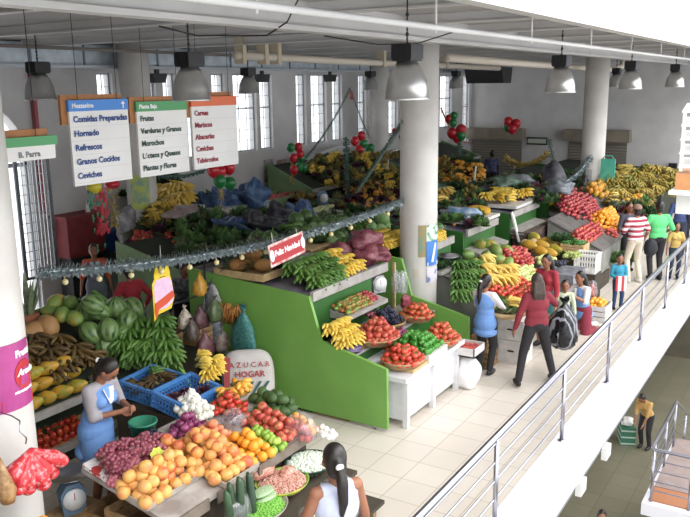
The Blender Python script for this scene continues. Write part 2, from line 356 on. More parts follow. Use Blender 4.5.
# ------------------------------------------------------------------ roller shutters
shm = mat('shutter_slats', '8b8377', '7b7368', sc=3, rough=.6, band=('Z', '5f594f', 9, .3)); shb = mat('shutter_box', '8d8270', '7d7363', sc=2, rough=.7)
for (a, b_, top, l) in ((470, 526, 132, 'wide brown roller shutter in the back wall, left of the wall plate'), (566, 632, 136, 'brown roller shutter in the back wall behind the right hand column')):
    ya, yb = at(a, top, x=XB).y, at(b_, top, x=XB).y
    t = thing('roller_shutter', l, 'shutter', (XB, (ya+yb)/2, 0)); hw = abs(ya-yb)/2
    MB().box(-.45, -hw, 2.05, -.0, hw, 2.5).build('hood', shb, t)
    MB().box(-.06, -hw+.15, 0, -.0, hw-.15, 2.05).build('curtain', shm, t)
t = thing('wall_plate', 'small framed sign plate on the back wall between the shutters', 'sign', at(537, 141, x=XB-.03))
MB().box(-.02, -.42, -.15, .02, .42, .15).build('frame', darkg, t); MB().box(-.03, -.38, -.09, -.02, .38, .09).build('plate', mat('plate_green', 'b9c2b4', rough=.5), t)
# ------------------------------------------------------------------ produce prototypes
K = {}
def proto(key, mb, mats): K[key] = mb.mesh(key, mats)
calyx = mat('calyx_green', '4f7a2a', rough=.6)
def ball(key, r, sz, m_, stem=None, n=14, k=10, fn=None, extra=None, low=False):
    b = MB().ell((0, 0, 0), (r, r, r*sz), n, k, 0, fn=fn)
    if stem == 'calyx':
        for i in range(5):
            a = 2*pi*i/5; b.add([(0, 0, r*sz*.93), (r*.35*cos(a-.35), r*.35*sin(a-.35), r*sz*1.0), (r*.75*cos(a), r*.75*sin(a), r*sz*.88), (r*.35*cos(a+.35), r*.35*sin(a+.35), r*sz*1.0)], [(0, 1, 2, 3)], 1)
    if stem == 'stalk': b.tube([(0, 0, r*sz*.8), (r*.08, 0, r*sz*1.25)], r*.08, 5, 1)
    if stem == 'tip': b.tube([(0, 0, r*sz*.85), (0, 0, r*sz*1.15), (r*.1, 0, r*sz*1.5)], [r*.4, r*.16, r*.08], 7, 0)
    proto(key, b, [m_, calyx])
dimple = lambda x, y, z: (x, y, z-.28*max(0, z)*math.exp(-9*(x*x+y*y)))
ball('tomato', .044, .85, mat('tomato_skin', 'cf4430', 'b8321f', 'dc6a40', sc=9, rough=.25), 'calyx', fn=dimple)
ball('bright_tomato', .046, .85, mat('tomato_bright', 'd83a2a', 'c42a20', 'e2543a', sc=9, rough=.22), 'calyx', fn=dimple)
ball('red_apple', .045, .95, mat('apple_skin', 'c8503e', 'e2b074', 'c04038', sc=14, rough=.3, lo=.5, hi=.75), 'stalk', fn=dimple)
ball('peach', .052, .98, mat('peach_skin', 'ecaa50', 'd2583e', 'eebc64', sc=11, rough=.5, lo=.4, hi=.58), None, fn=dimple)
ball('small_peach', .04, .98, mat('small_peach_skin', 'ee8a5c', 'e0683f', 'f4a878', sc=14, rough=.5), None, fn=dimple)
ball('orange', .046, .97, mat('orange_skin', 'f5a01e', 'ef8f14', 'f7b033', sc=30, rough=.4, bump=.15), None)
ball('lime', .036, 1.12, mat('lime_skin', '8fb83a', 'a8c850', '7aa530', sc=12, rough=.4), None)
ball('guava', .042, 1.1, mat('guava_skin', 'c6d47a', 'b8c860', 'd6dc9a', sc=10, rough=.5), 'stalk')
ball('red_onion', .046, .92, mat('red_onion_skin', '8c2a5e', 'b35c8a', '70204c', sc=16, rough=.3), 'tip')
ball('white_onion', .044, .92, mat('white_onion_skin', 'ece9dc', 'd9dcc0', 'f4f1e8', sc=10, rough=.35), 'tip')
ball('garlic', .035, .85, mat('garlic_skin', 'f0ece6', 'e0dcd4', sc=20, rough=.5), 'tip')
ball('avocado', .06, 1.35, mat('avocado_skin', '3f5e2c', '4f7038', '33501f', sc=30, rough=.5, bump=.5), 'stalk', fn=lambda x, y, z: (x*(1-.22*max(0, z)), y*(1-.22*max(0, z)), z))
ball('papaya', .085, 1.75, mat('papaya_skin', 'd6a32c', '7d9432', 'c98f2a', sc=9, rough=.45, lo=.4, hi=.62), 'stalk', fn=lambda x, y, z: (x*(1-.25*max(0, z)), y*(1-.25*max(0, z)), z))
ball('green_papaya', .1, 1.45, mat('green_papaya_skin', '7d9a45', 'c49a3c', '5f8238', sc=7, rough=.45, lo=.45, hi=.7), 'stalk', fn=lambda x, y, z: (x*(1-.2*max(0, z)), y*(1-.2*max(0, z)), z))
ball('squash', .14, 1.35, mat('squash_skin', 'b98a58', 'a5763f', 'c89a6c', sc=5, rough=.6), 'stalk', 18, 12, fn=lambda x, y, z: (x*(1-.4*max(0, z)**1.5), y*(1-.4*max(0, z)**1.5), z))
ball('melon', .11, .95, mat('melon_skin', 'c2a676', 'a99262', 'cdb58a', sc=22, rough=.7, bump=.4), 'stalk')
ball('watermelon', .15, 1.15, mat('watermelon_skin', '7c9a58', '688648', sc=6, rough=.35, band=('R', '22431f', 9, .0), bs=5), 'stalk', 22, 14)
ball('dark_watermelon', .14, 1.1, mat('dark_watermelon_skin', '54733a', '46662f', sc=6, rough=.4, band=('R', '2f4d24', 9, .2), bs=4), 'stalk', 20, 12)
ball('small_red_fruit', .035, 1, mat('small_red_skin', 'c23a3a', 'd87048', 'a82838', sc=12, rough=.3), None, 10, 7)
ball('plum', .04, .98, mat('plum_skin', 'b4303e', '85223a', 'cc5450', sc=12, rough=.25), 'stalk', fn=dimple)
ball('mango', .065, 1.35, mat('mango_skin', 'e09a30', 'c8b13c', 'd98428', sc=6, rough=.4), 'stalk')
ball('green_tomato', .03, .9, mat('tomatillo_skin', '6c9438', '87a84a', 'b8502f', sc=8, rough=.35), 'calyx', 9, 6)
ball('cabbage', .13, .9, mat('cabbage_leaf', '7fa860', 'a2c084', '6d9850', sc=7, rough=.6, bump=.8), None, 16, 10)
def bell_fn(x, y, z):
    a = atan2(y, x); q = 1+.1*cos(4*a); return (x*q*(1-.15*max(0, -z)), y*q*(1-.15*max(0, -z)), z-.3*max(0, z)*math.exp(-8*(x*x+y*y)))
ball('green_pepper', .04, 1.15, mat('green_pepper_skin', '3c8a2a', '2f7822', '4f9c34', sc=7, rough=.22), 'stalk', 16, 10, fn=bell_fn)
ball('red_pepper', .045, 1.5, mat('red_pepper_skin', 'b5281e', '8e2018', 'c8401f', sc=7, rough=.25), 'stalk', 16, 10, fn=bell_fn)
ball('berry', .03, 1, mat('berry_skin', '6a1f2c', '501722', sc=10, rough=.3), None, 8, 6)
def banana(b, base, ang, L, r, mi=0, mt=1, droop=.9, elev=.6):
    pts = []; rs = []
    for i in range(7):
        t = i/6; e = elev-droop*t
        if i == 0: p = V(base)
        else: p = pts[-1]+V((cos(ang)*cos(e), sin(ang)*cos(e), sin(e)))*L/6
        pts.append(p); rs.append(r*(.45, .85, 1, 1.02, .95, .7, .22)[i])
    b.tube(pts, rs, 7, mi)
def bunch(key, m_, n=14, L=.17, r=.02, spread=1.6, tiers=3, step=.03):
    b = MB()
    for t in range(tiers):
        for i in range(n//tiers+1):
            a = -spread/2+spread*(i+.5*(t % 2))/(n//tiers)+random.uniform(-.08, .08)
            banana(b, (0, 0, .03+step*t), a, L*random.uniform(.9, 1.08), r, 0, 1, random.uniform(.8, 1.15), .75-.12*(tiers-t))
    b.tube([(-.05, 0, .05), (0, 0, .07), (.04, 0, .08)], [.02, .028, .02], 8, 1)
    proto(key, b, [m_, mat('banana_stem', '6f6a34', rough=.7)])
yel = mat('banana_yellow', 'e0b836', 'cfa02a', 'e8c850', sc=10, rough=.4, lo=.4, hi=.7)
bunch('banana_bunch', yel)
bunch('big_banana_bunch', mat('banana_ripe', 'e6c04a', 'd9a832', 'ecd070', sc=8, rough=.4), 9, .26, .026, 1.5, 3, .035)
bunch('plantain_bunch', mat('plantain_green', '4a7428', '3a601f', '5f8834', sc=8, rough=.4), 12, .22, .026, 1.7, 3, .035)
bunch('brown_plantain_bunch', mat('plantain_brown', '5a4220', '2f2414', '6e5426', sc=9, rough=.6), 10, .22, .023, 1.9, 3, .03)
bunch('orange_pepper_bunch', mat('yellow_pepper', 'f0a42c', 'e8921e', 'f4b444', sc=8, rough=.35), 6, .15, .034, 2.2, 2, .03)
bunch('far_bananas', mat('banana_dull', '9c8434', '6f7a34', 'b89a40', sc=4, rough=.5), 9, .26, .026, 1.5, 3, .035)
def leafy(key, m_, n=70, L=.16, w_=.035, spread=1.0, stem=True):
    b = MB()
    for i in range(n):
        a = random.uniform(0, 2*pi); e = random.uniform(.1, 1.45); l = L*random.uniform(.6, 1.1); p0 = V((random.uniform(-.03, .03), random.uniform(-.03, .03), .0))
        d = V((cos(a)*cos(e)*spread, sin(a)*cos(e)*spread, sin(e))); p1 = p0+d*l*.5; p2 = p0+d*l+V((0, 0, -.02)); s = V((-sin(a), cos(a), random.uniform(-.4, .4)))*w_
        b.add([p0, p1-s, p2, p1+s], [(0, 1, 2), (0, 2, 3)], 0)
    proto(key, b, [m_])
leafy('leafy_greens', mat('leaf_green', '5a8240', '456b30', '6f9450', sc=12, rough=.6))
leafy('dark_greens', mat('leaf_dark', '36562c', '28431f', '46683a', sc=12, rough=.6))
leafy('grey_herbs', mat('herb_grey', '6e7c5a', '566548', '86906a', sc=12, rough=.7), 60, .15, .02)
leafy('yellow_flowers', mat('flower_yellow', 'a08c44', '6c6838', 'b89c50', sc=10, rough=.6), 90, .17, .03)
leafy('purple_greens', mat('leaf_purple', '5b2e42', '3e2232', '6f3a4a', sc=10, rough=.6), 60, .13, .03)
def grapes(key, m_, n=70, L=.2, r=.016):
    b = MB()
    for i in range(n):
        t = random.random(); q = .065*(1-.6*t); a = random.uniform(0, 2*pi); u = sqrt(random.random())
        b.ell((t*L-.06, q*u*cos(a), .03+q*.75*u*sin(a)), r*random.uniform(.9, 1.1), 8, 6)
    b.tube([(-.09, 0, .05), (-.04, 0, .04)], .005, 5, 1)
    proto(key, b, [m_, calyx])
grapes('red_grapes', mat('red_grape_skin', '9a4654', '7a3044', 'b0606c', sc=20, rough=.3), 60, .2, .021)
grapes('black_grapes', mat('black_grape_skin', '232840', '33324c', '1c1c30', sc=20, rough=.35))
grapes('green_grapes', mat('green_grape_skin', '9aa84e', '8a9a44', 'b0bc66', sc=20, rough=.3))
b = MB()
for i in range(3):
    b.tube([(.03*i-.03, 0, 0), (.05*i-.05, .02, .0)], .01, 4)
b = MB().tube([(-.17, 0, .03), (-.12, 0, .032), (0, 0, .034), (.13, 0, .032), (.17, .01, .03)], [.012, .028, .031, .028, .01], 10)
proto('cucumber', b, [mat('cucumber_skin', '2f4a30', '3f5f38', '26402a', sc=14, rough=.35)])
b = MB()
for i in range(14):
    a = random.uniform(-.5, .5); p = V((random.uniform(-.02, .02), random.uniform(-.03, .03), .02+random.uniform(0, .04)))
    b.tube([p, p+V((cos(a), sin(a), 0))*.15, p+V((cos(a), sin(a), -.05))*.3], [.018, .015, .004], 7)
proto('carrot_bunch', b, [mat('carrot_skin', 'c07a34', 'a86426', 'cc8c44', sc=12, rough=.6)])
b = MB().ell((0, 0, .075), (.12, .075, .075), 16, 10)
for i in range(16):
    a = 2*pi*i/16; e = .2+.5*(i % 3)/2
    p = V((.11, 0, .075)); d = V((cos(e), sin(a)*sin(e), cos(a)*sin(e))); s = d.cross(V((0, 0, 1)))*.018
    b.add([p, p+d*.08-s, p+d*.2, p+d*.08+s], [(0, 1, 2), (0, 2, 3)], 1)
proto('pineapple', b, [mat('pineapple_skin', '9c6a34', '7f5228', 'b07e40', sc=30, rough=.8, bump=1), mat('pineapple_crown', '4f6a42', '3c5434', sc=10, rough=.6)])
b = MB()
for i in range(10):
    a = random.uniform(-.6, .6); p = V((random.uniform(-.05, .05), random.uniform(-.04, .04), random.uniform(.01, .05)))
    b.tube([p, p+V((cos(a), sin(a), .1))*.05, p+V((cos(a), sin(a), .0))*.11], [.013, .012, .003], 6)
proto('green_chili_pile', b, [mat('chili_green', '3f7a2c', '2f6322', '57903a', sc=12, rough=.3)])
proto('corn', MB().tube([(-.1, 0, .02), (-.05, 0, .025), (.05, 0, .025), (.1, 0, .02)], [.012, .026, .024, .008], 8), [mat('corn_husk', 'b9c08a', 'd6cf9a', 'a8b478', sc=8, rough=.6)])

def put(key, name, label, cat, group, p, rot=None, s=1):
    o = bpy.data.objects.new(name, K[key]); COL.objects.link(o); o.location = p
    o.rotation_euler = rot if rot is not None else (random.uniform(-.5, .5), random.uniform(-.5, .5), random.uniform(0, 6.28))
    if not isinstance(s, tuple): s = (s, s, s)
    o.scale = s
    o['label'] = label; o['category'] = cat
    if group: o['group'] = group
    return o
CNT = {}
def fill(keys, name, label, cat, group, x0, x1, y0, y1, z, n, s, seed=1, sl=.08):
    random.seed(seed)
    for i in range(n):
        y = random.uniform(y0, y1); put(random.choice(keys), name, label, cat, group, (random.uniform(x0, x1), y, z+sl*(y-y0)+random.uniform(.02, .1)), (0, random.uniform(-.1, .3), random.uniform(0, 6.28)), s*random.uniform(.85, 1.15))
def heap(key, name, label, cat, group, cx, cy, z, w, l, d, layers=2, rz=0, ell=True, lift=.5, vz=.78, sl=0, flat=False, jit=.2, s=1, shr=.75, rot=None):
    """courses of round things: z = height of the surface at (cx, cy), sl = slope of that surface along y"""
    n = 0
    for k in range(layers):
        W_, L_ = w/2-d*shr*k, l/2-d*shr*k
        if W_ <= 0 or L_ <= 0: break
        rows = max(1, int(round(2*L_/(d*.87))))
        for j in range(rows):
            v = -L_+d/2+(2*L_-d)*(j/(rows-1) if rows > 1 else .5)
            ww = W_*(sqrt(max(0, 1-(v/L_)**2)) if ell else 1)
            cols = max(1, int(round(2*ww/d)))
            for i in range(cols):
                u = -ww+d/2+(2*ww-d)*(i/(cols-1) if cols > 1 else .5)+(d*.25 if j % 2 else -d*.25)*(0 if cols < 3 else 1)
                u += random.uniform(-jit, jit)*d; vv = v+random.uniform(-jit, jit)*d
                if k <= layers-3 and abs(v) < L_-1.9*d and abs(u) < ww-1.9*d: continue      # shown by nothing
                x = cx+u*cos(rz)-vv*sin(rz); y = cy+u*sin(rz)+vv*cos(rz)
                zz = z+sl*(y-cy)+d*lift+k*d*vz+random.uniform(-.1, .14)*d
                r = rot() if rot else ((0, random.uniform(-.25, .25), random.uniform(0, 6.28)) if flat else None)
                put(key, name, label, cat, group, (x, y, zz), r, s*random.uniform(.93, 1.07)); n += 1
    CNT[key] = CNT.get(key, 0)+n
lie = lambda: (pi/2+random.uniform(-.2, .2), random.uniform(-.2, .2), random.uniform(0, 6.28))
# ------------------------------------------------------------------ containers
wick = mat('wicker', 'c8a878', 'a98858', sc=30, rough=.8, band=('Z', '9a7a4c', 60, .2), bump=.5)
def basket(cx, cy, z, rx, ry, label, name='wicker_basket', m_=None, hgt=.1):
    b = MB().lathe([(.0, 0), (.78, 0), (.9, hgt*.5), (1, hgt), (1.03, hgt+.01), (1.03, hgt-.012), (.98, hgt-.02), (.86, .02), (0, .015)], 32, 0, True, sx=rx, sy=ry, cap=False)
    o = b.build(name, m_ or wick, None, (cx, cy, z)); tag(o, label, 'basket')
    return o
def slat_crate(cx, cy, z, w, l, h, label, m_=wood, rz=0, name='wooden_crate', slats=3, cat='crate', open_=True, group=None):
    t = thing(name, label, cat, (cx, cy, z), rz, group); b = MB()
    for s in (-1, 1):
        for i in range(slats):
            z0 = h*i/slats+.004; z1 = h*(i+.85)/slats
            b.box(-w/2, s*l/2-.008, z0, w/2, s*l/2+.008, z1); b.box(s*w/2-.008, -l/2, z0, s*w/2+.008, l/2, z1)
    b.build('side_slats', m_, t)
    c = MB()
    for sx in (-1, 1):
        for sy in (-1, 1): c.cbox((sx*(w/2-.02), sy*(l/2-.02), h/2), (.03, .03, h))
    c.build('corner_posts', m_, t); MB().box(-w/2, -l/2, 0, w/2, l/2, .012).build('base', m_, t)
    if not open_: MB().box(-w/2, -l/2, h, w/2, l/2, h+.012).build('lid', m_, t)
    return t
def plastic_crate(cx, cy, z, w, l, h, label, m_=blue_p, rz=0, tilt=0, name='plastic_crate', flare=1.0):
    t = thing(name, label, 'crate', (cx, cy, z), rz); t.rotation_euler = (tilt, 0, rz); b = MB()
    for s in (-1, 1):
        n = int(w/.045)
        for i in range(n+1):
            x = -w/2+w*i/n; b.cbox((x, s*l/2, h*.5), (.016, .012, h))
        n = int(l/.045)
        for i in range(n+1):
            y = -l/2+l*i/n; b.cbox((s*w/2, y, h*.5), (.012, .016, h))
        for zz in (.05, .36, .68): b.cbox((0, s*l/2, h*zz), (w, .012, .016)); b.cbox((s*w/2, 0, h*zz), (.012, l, .016))
    b.build('lattice', m_, t)
    r = MB(); 
    for s in (-1, 1): r.cbox((0, s*l/2, h), (w+.03, .035, .035)); r.cbox((s*w/2, 0, h), (.035, l+.03, .035))
    r.build('rim', m_, t); MB().box(-w/2, -l/2, 0, w/2, l/2, .012).build('base', m_, t)
    return t
def box(cx, cy, z, w, l, h, label, m_, rz=0, name='cardboard_box', slot=True):
    t = thing(name, label, 'box', (cx, cy, z), rz); MB().box(-w/2, -l/2, 0, w/2, l/2, h*.8).build('body', m_, t)
    MB().box(-w/2-.008, -l/2-.008, h*.8, w/2+.008, l/2+.008, h).build('lid', m_, t)
    if slot: MB().box(-.05, -l/2-.012, h*.5, .05, -l/2-.001, h*.57).box(-w/2-.012, -.05, h*.5, -w/2-.001, .05, h*.57).build('handle_hole', black, t)
    return t
def blob(name, label, cat, p, r, m_, seed=0, rough=.25, group=None, kind=None, n=20, k=14, squash=1, build=True):
    random.seed(seed); ph = [random.uniform(0, 6.28) for _ in range(6)]
    def fn(x, y, z):
        q = 1+rough*(.5*sin(4*x+ph[0]+3*z)+.4*sin(6*y+ph[1]-4*z)+.35*sin(9*z+ph[2]+5*x)+.2*sin(14*x+ph[3])*sin(13*y+ph[4]))
        return (x*q, y*q, max(z*q, -.72))
    b = MB().ell((0, 0, r[2]*.72), r, n, k, fn=fn); random.seed(seed+99)
    if not build: return b
    return tag(b.build(name, m_, None, p), label, cat, group, kind)
def pouch(name, label, cat, p, r, h, m_, group=None):
    ph = random.uniform(0, 6); n = 28; b = MB(); prof = [(0, 0), (.6, .0), (.95, .14), (1, .35), (.85, .6), (.45, .8), (.14, .9), (.1, .93), (.32, 1.04), (.22, 1.0), (0, .95)]
    vs = []
    for q, z in prof:
        for i in range(n):
            a = 2*pi*i/n; w_ = 1+.1*sin(3*a+ph)+.09*sin(7*a+ph+9*z)+.06*sin(11*a-ph+4*z); vs.append((q*r[0]*w_*cos(a), q*r[1]*w_*sin(a), z*h*(1+.04*sin(2*a+ph))))
    b.add(vs, [(a*n+i, a*n+(i+1) % n, (a+1)*n+(i+1) % n, (a+1)*n+i) for a in range(len(prof)-1) for i in range(n)], 0, True)
    return tag(b.build(name, m_, None, p), label, cat, group)
def scale_dial(p, label, rz=0, pan=True, h=.3, mb=None):
    t = thing('weighing_scale', label, 'scale', p, rz)
    MB().prism([(-.1, 0), (.1, 0), (.12, h*.7), (.06, h), (-.06, h), (-.12, h*.7)], 'y', -.06, .08).build('body', mb or mat('scale_blue', '5a7690', rough=.4), t)
    X = M.Translation((0, -.062, h*.52)) @ M.Rotation(pi/2, 4, 'X')
    MB().lathe([(0, 0), (.105, 0), (.105, .02), (0, .02)], 28, X=X, cap=False).build('dial', mat('dial_white', 'd8dada', rough=.3), t)
    MB().box(-.004, -.086, h*.52, .004, -.083, h*.52+.07).build('needle', red_t, t)
    if pan: MB().tube([(0, 0, h), (0, 0, h+.06)], .02).lathe([(0, h+.06), (.12, h+.065), (.2, h+.1), (.21, h+.1), (.12, h+.055), (0, h+.05)], 28, cap=False).build('pan', steel, t)
    return t
# ------------------------------------------------------------------ market stands
whitec = mat('white_counter', 'd9d8da', 'cbcacd', sc=6, rough=.5); shelf_edge = mat('shelf_edge', 'a8a39e', '938d86', sc=8, rough=.6); cloth_p = mat('purple_cloth', '77688f', '665880', sc=9, rough=.9)
PROF = [(7.7, .05), (7.7, 1.78), (7.03, 1.73), (5.62, 1.63), (5.44, 1.06), (4.47, .84), (4.46, .05)]
PREAR = [(7.7, .05), (7.7, 1.78), (7.03, 1.73), (5.66, 1.63), (5.63, .05)]
def panel(x, label, m_=green, prof=PROF):
    t = thing('partition_panel', label, 'partition', (x, 0, 0))
    MB().prism(prof, 'x', 0, .05).build('board', m_, t)
    ys = [p[0] for p in prof]
    for y in (min(ys)+.2, max(ys)-.9, (min(ys)+max(ys))/2): MB().tube([(.025, y, 0), (.025, y, .09)], .018, 8).build('foot', steel, t)
    return t
panel(8.12, 'large bright green partition panel at the middle of the photo, nearest the camera')
panel(10.7, 'green partition panel beside the woman with the bowl, its low end showing right of the middle column')
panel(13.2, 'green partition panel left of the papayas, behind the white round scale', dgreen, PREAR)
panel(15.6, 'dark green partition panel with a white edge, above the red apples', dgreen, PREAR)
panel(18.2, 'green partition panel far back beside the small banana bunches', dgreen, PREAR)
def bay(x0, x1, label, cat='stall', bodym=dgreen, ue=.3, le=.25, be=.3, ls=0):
    t = thing('tiered_stall', label, cat, ((x0+x1)/2, 6, 0)); hw = (x1-x0)/2
    MB().prism([(-.35, 0), (-.35, 1.54), (1.6, 1.68), (1.6, 0)], 'x', -hw, hw*be).build('back_body', bodym, t)
    MB().prism([(-.38, 1.56), (-.38, 1.62), (1.6, 1.73), (1.6, 1.68), (-.36, 1.54)], 'x', -hw, hw*ue).build('upper_shelf', mat('shelf_liner', '5f5870', '8d8890', sc=3, rough=.8), t)
    MB().box(-hw, -.42, 1.55, hw*ue, -.37, 1.68).build('shelf_edge', shelf_edge, t)
    MB().prism([(-.66, 1.2), (-.66, 1.25), (-.33, 1.32), (-.33, 1.2)], 'x', -hw+ls, hw*le).build('lower_shelf', shelf_edge, t)
    return t
bays = [(8.17, 10.7), (11.6, 13.2), (13.25, 15.6), (15.65, 18.2), (18.25, 20.7)]
nm = ['behind the big green panel', 'behind the middle column', 'above the papaya heap', 'above the red apple heap', 'next to the right hand column']
for (a, b_), n in zip(bays, nm): bay(a, b_, 'tiered dark green stall with upper shelf, '+n, ue=.6 if a < 9 else .3, ls=.5 if a < 9 else 0)
# stall left rear: one tilted rack facing the aisle
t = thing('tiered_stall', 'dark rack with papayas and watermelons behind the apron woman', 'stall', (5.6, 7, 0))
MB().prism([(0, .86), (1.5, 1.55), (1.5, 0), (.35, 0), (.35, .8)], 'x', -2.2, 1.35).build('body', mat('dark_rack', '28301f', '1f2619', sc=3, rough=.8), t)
MB().box(-2.2, -.04, .83, .35, .0, .92).build('shelf_edge', shelf_edge, t)
MB().prism([(-.02, .38), (-.02, .43), (.4, .52), (.4, .46)], 'x', -2.2, .4).build('lower_shelf', MATS['crate_wood'], t)
MB().box(-2.2, -.07, .36, .4, -.02, .44).build('shelf_edge', shelf_edge, t)
panel(6.98, 'small green partition end at the dark rack, behind the blue crates', green, [(8.4, .1), (8.4, 1.62), (7.12, 1.12), (6.72, .62), (6.72, .1)])
# front white counter of the middle stall
t = thing('white_counter', 'white counter with feet under the fruit baskets, next to the big green panel', 'counter', (9.2, 4.7, 0))
MB().box(-.85, -.36, .1, .75, .85, .66).build('body', whitec, t); MB().box(-.98, -.45, .66, .85, .9, .72).build('top', whitec, t)
for fx in (-.82, -.05, .72):
    MB().box(fx-.035, -.41, 0, fx+.035, -.34, .64).build('leg', whitec, t); MB().box(fx-.035, .75, 0, fx+.035, .82, .6).build('leg', whitec, t)
t = thing('step_counter', 'dark green raised step behind the white counter, under the apples and grapes', 'counter', (9.4, 5.3, 0))
MB().box(-1.2, -.25, 0, 1.25, .35, .86).build('body', dgreen, t); MB().box(-1.22, -.28, .86, 1.28, .35, .89).build('top', shelf_edge, t)
# low tables of the following stalls
def low_table(x0, x1, y0, y1, z0, z1, label, m_=None):
    t = thing('sales_table', label, 'table', ((x0+x1)/2, y0, 0)); hw = (x1-x0)/2; d = y1-y0
    MB().prism([(0, 0), (0, z0-.04), (d, z1-.04), (d, 0)], 'x', -hw, hw).build('body', m_ or mat('grey_table', '8d8d86', '7b7b74', sc=4, rough=.7), t)
    MB().prism([(-.04, z0-.04), (-.04, z0), (d, z1), (d, z1-.04)], 'x', -hw-.03, hw+.03).build('top', mat('table_top', '6f6a66', '5a5552', sc=5, rough=.8), t)
low_table(11.8, 14.1, 4.15, 5.6, .72, 1.242, 'sloped table under the bananas, tomatoes and papayas')
low_table(16.6, 21.3, 4.0, 5.15, .85, 1.425, 'sloped table under the apples and oranges at the right')
# ------------------------------------------------------------------ foreground display
TS = .22
def TZ(y): return .72+TS*(y-4.45)
t = thing('sales_table', 'wooden sloped display table in the foreground, under the peaches', 'table', (5.4, 4.5, 0))
MB().prism([(.04, .0), (.04, .66), (1.1, .9), (1.1, 0)], 'x', -.5, 1.05).build('body', mat('dark_board', '4a4032', '3b3328', sc=4, rough=.8), t)
MB().prism([(-.05, .67), (-.05, .715), (1.02, .945), (1.02, .9)], 'x', -1.1, 1.1).build('top', mat('board_liner', 'b9b2ab', '8b8078', sc=4, rough=.8), t)
for xx in (-1.12, -.5, .1, .6): MB().box(xx, -.07, .61, xx+.5, -.05, .72).build('edge_board', mat('edge_carton', '6e5f50', '85796c', sc=6, rough=.8), t)
slat_crate(4.55, 4.98, 0, .52, .56, .34, 'upright wooden crate under the peaches, lower of two at the table end'); slat_crate(4.54, 4.98, .342, .5, .52, .3, 'wooden crate under the peaches, upper of two at the table end')
slat_crate(4.6, 5.5, 0, .42, .36, .46, 'wooden crate under the red grapes at the table end')
for i, (x0, x1, y, w_) in enumerate(((4.27, 4.93, 4.86, .4),)): pass
tray = mat('carton_tray', 'b7ad9f', 'a0968a', sc=6, rough=.8)
def tray_box(x0, x1, y0, y1, label, h=.05, m_=None, a=0):
    t = thing('fruit_tray', label, 'tray', ((x0+x1)/2, (y0+y1)/2, TZ((y0+y1)/2)+.005+a)); t.rotation_euler = (math.atan(TS), 0, 0)
    w_, l_ = (x1-x0)/2, (y1-y0)/2; b = MB().box(-w_, -l_, 0, w_, l_, .01)
    for s in (-1, 1): b.box(-w_, s*l_-.008, 0, w_, s*l_+.008, h); b.box(s*w_-.008, -l_, 0, s*w_+.008, l_, h)
    b.build('tray_body', m_ or tray, t)
tray_box(4.27, 4.98, 4.68, 5.05, 'grey carton tray under the nearest heap of big peaches')
tray_box(4.99, 5.48, 4.42, 5.12, 'grey carton tray under the second heap of big peaches')
H = heap
H('peach', 'peach', 'big orange and red peach in the nearest heap, left of the cucumbers', 'fruit', 'peaches in the nearest heap', 4.62, 4.88, TZ(4.88), .74, .44, .115, 3, ell=False, sl=TS, s=1.17)
H('peach', 'peach', 'big orange and red peach in the heap right of the cucumbers', 'fruit', 'peaches in the second heap', 5.2, 4.8, TZ(4.8), .54, .72, .115, 3, ell=False, sl=TS, s=1.17)
H('peach', 'peach', 'big peach behind the price tag, beside the red grapes', 'fruit', 'peaches beside the grapes', 4.98, 5.12, TZ(5.12)+.02, .34, .25, .115, 2, sl=TS, s=1.17)
H('small_peach', 'small_peach', 'small salmon pink peach before the red onions', 'fruit', 'small peaches', 5.5, 5.0, TZ(5.0), .36, .38, .085, 3, sl=TS, s=1.1)
H('orange', 'orange', 'orange at the front edge of the foreground display, before the cherry bag', 'fruit', 'oranges at the front edge', 5.6, 4.64, TZ(4.64), .34, .46, .1, 3, ell=False, sl=TS, s=1.12)
H('lime', 'guava', 'small yellow green fruit between the oranges and the striped apples', 'fruit', 'small green fruits', 5.86, 4.62, TZ(4.62), .22, .44, .07, 2, ell=False, sl=TS)
H('red_apple', 'tomato', 'pinkish red tomato in the rows behind the small green fruits', 'tomato', 'pinkish tomatoes in the foreground', 6.12, 4.74, TZ(4.74), .4, .6, .105, 2, ell=False, sl=TS, s=1.15)
H('plum', 'red_apple', 'dark pink apple in the clear bag at the right tip of the display', 'fruit', 'bagged pink apples', 6.22, 4.44, TZ(4.44), .2, .3, .08, 2, sl=TS)
H('orange', 'orange', 'small bright orange near the white garlic at the display tip', 'fruit', 'oranges near the garlic', 6.38, 4.52, TZ(4.52), .16, .36, .076, 2, ell=False, sl=TS, s=.8)
H('garlic', 'garlic_bulb', 'white garlic bulb at the right tip of the foreground display', 'garlic', 'garlic bulbs at the display tip', 6.44, 4.26, TZ(4.3), .16, .24, .06, 2, sl=TS)
H('red_onion', 'red_onion', 'purple red onion before the white onions', 'onion', 'red onions in the foreground', 5.42, 5.26, TZ(5.26), .42, .3, .085, 3, sl=TS)
H('white_onion', 'white_onion', 'white onion in the heap before the blue crate', 'onion', 'white onions in the foreground', 5.74, 5.48, TZ(5.48), .4, .44, .08, 4, sl=TS)
H('bright_tomato', 'tomato', 'bright red tomato right of the white onions', 'tomato', 'bright red tomatoes in the foreground', 6.06, 5.27, TZ(5.27), .4, .36, .088, 3, sl=TS)
H('avocado', 'avocado', 'dark green avocado next to the big green panel, at the display corner', 'avocado', 'avocados in the foreground', 6.47, 4.98, TZ(4.98), .36, .5, .11, 2, sl=TS, rot=lie, shr=.6)
H('orange_pepper_bunch', 'yellow_pepper', 'orange yellow pepper bunch behind the bright tomatoes', 'pepper', 'orange yellow peppers', 6.35, 5.4, TZ(5.4), .34, .28, .15, 2, sl=TS, lift=.15, vz=.4, flat=True)
H('leafy_greens', 'herb_bundle', 'green herb bundle between tomatoes and avocados', 'herbs', None, 6.2, 5.0, TZ(5.05), .12, .12, .12, 1, sl=TS, lift=.1, flat=True, s=.8)
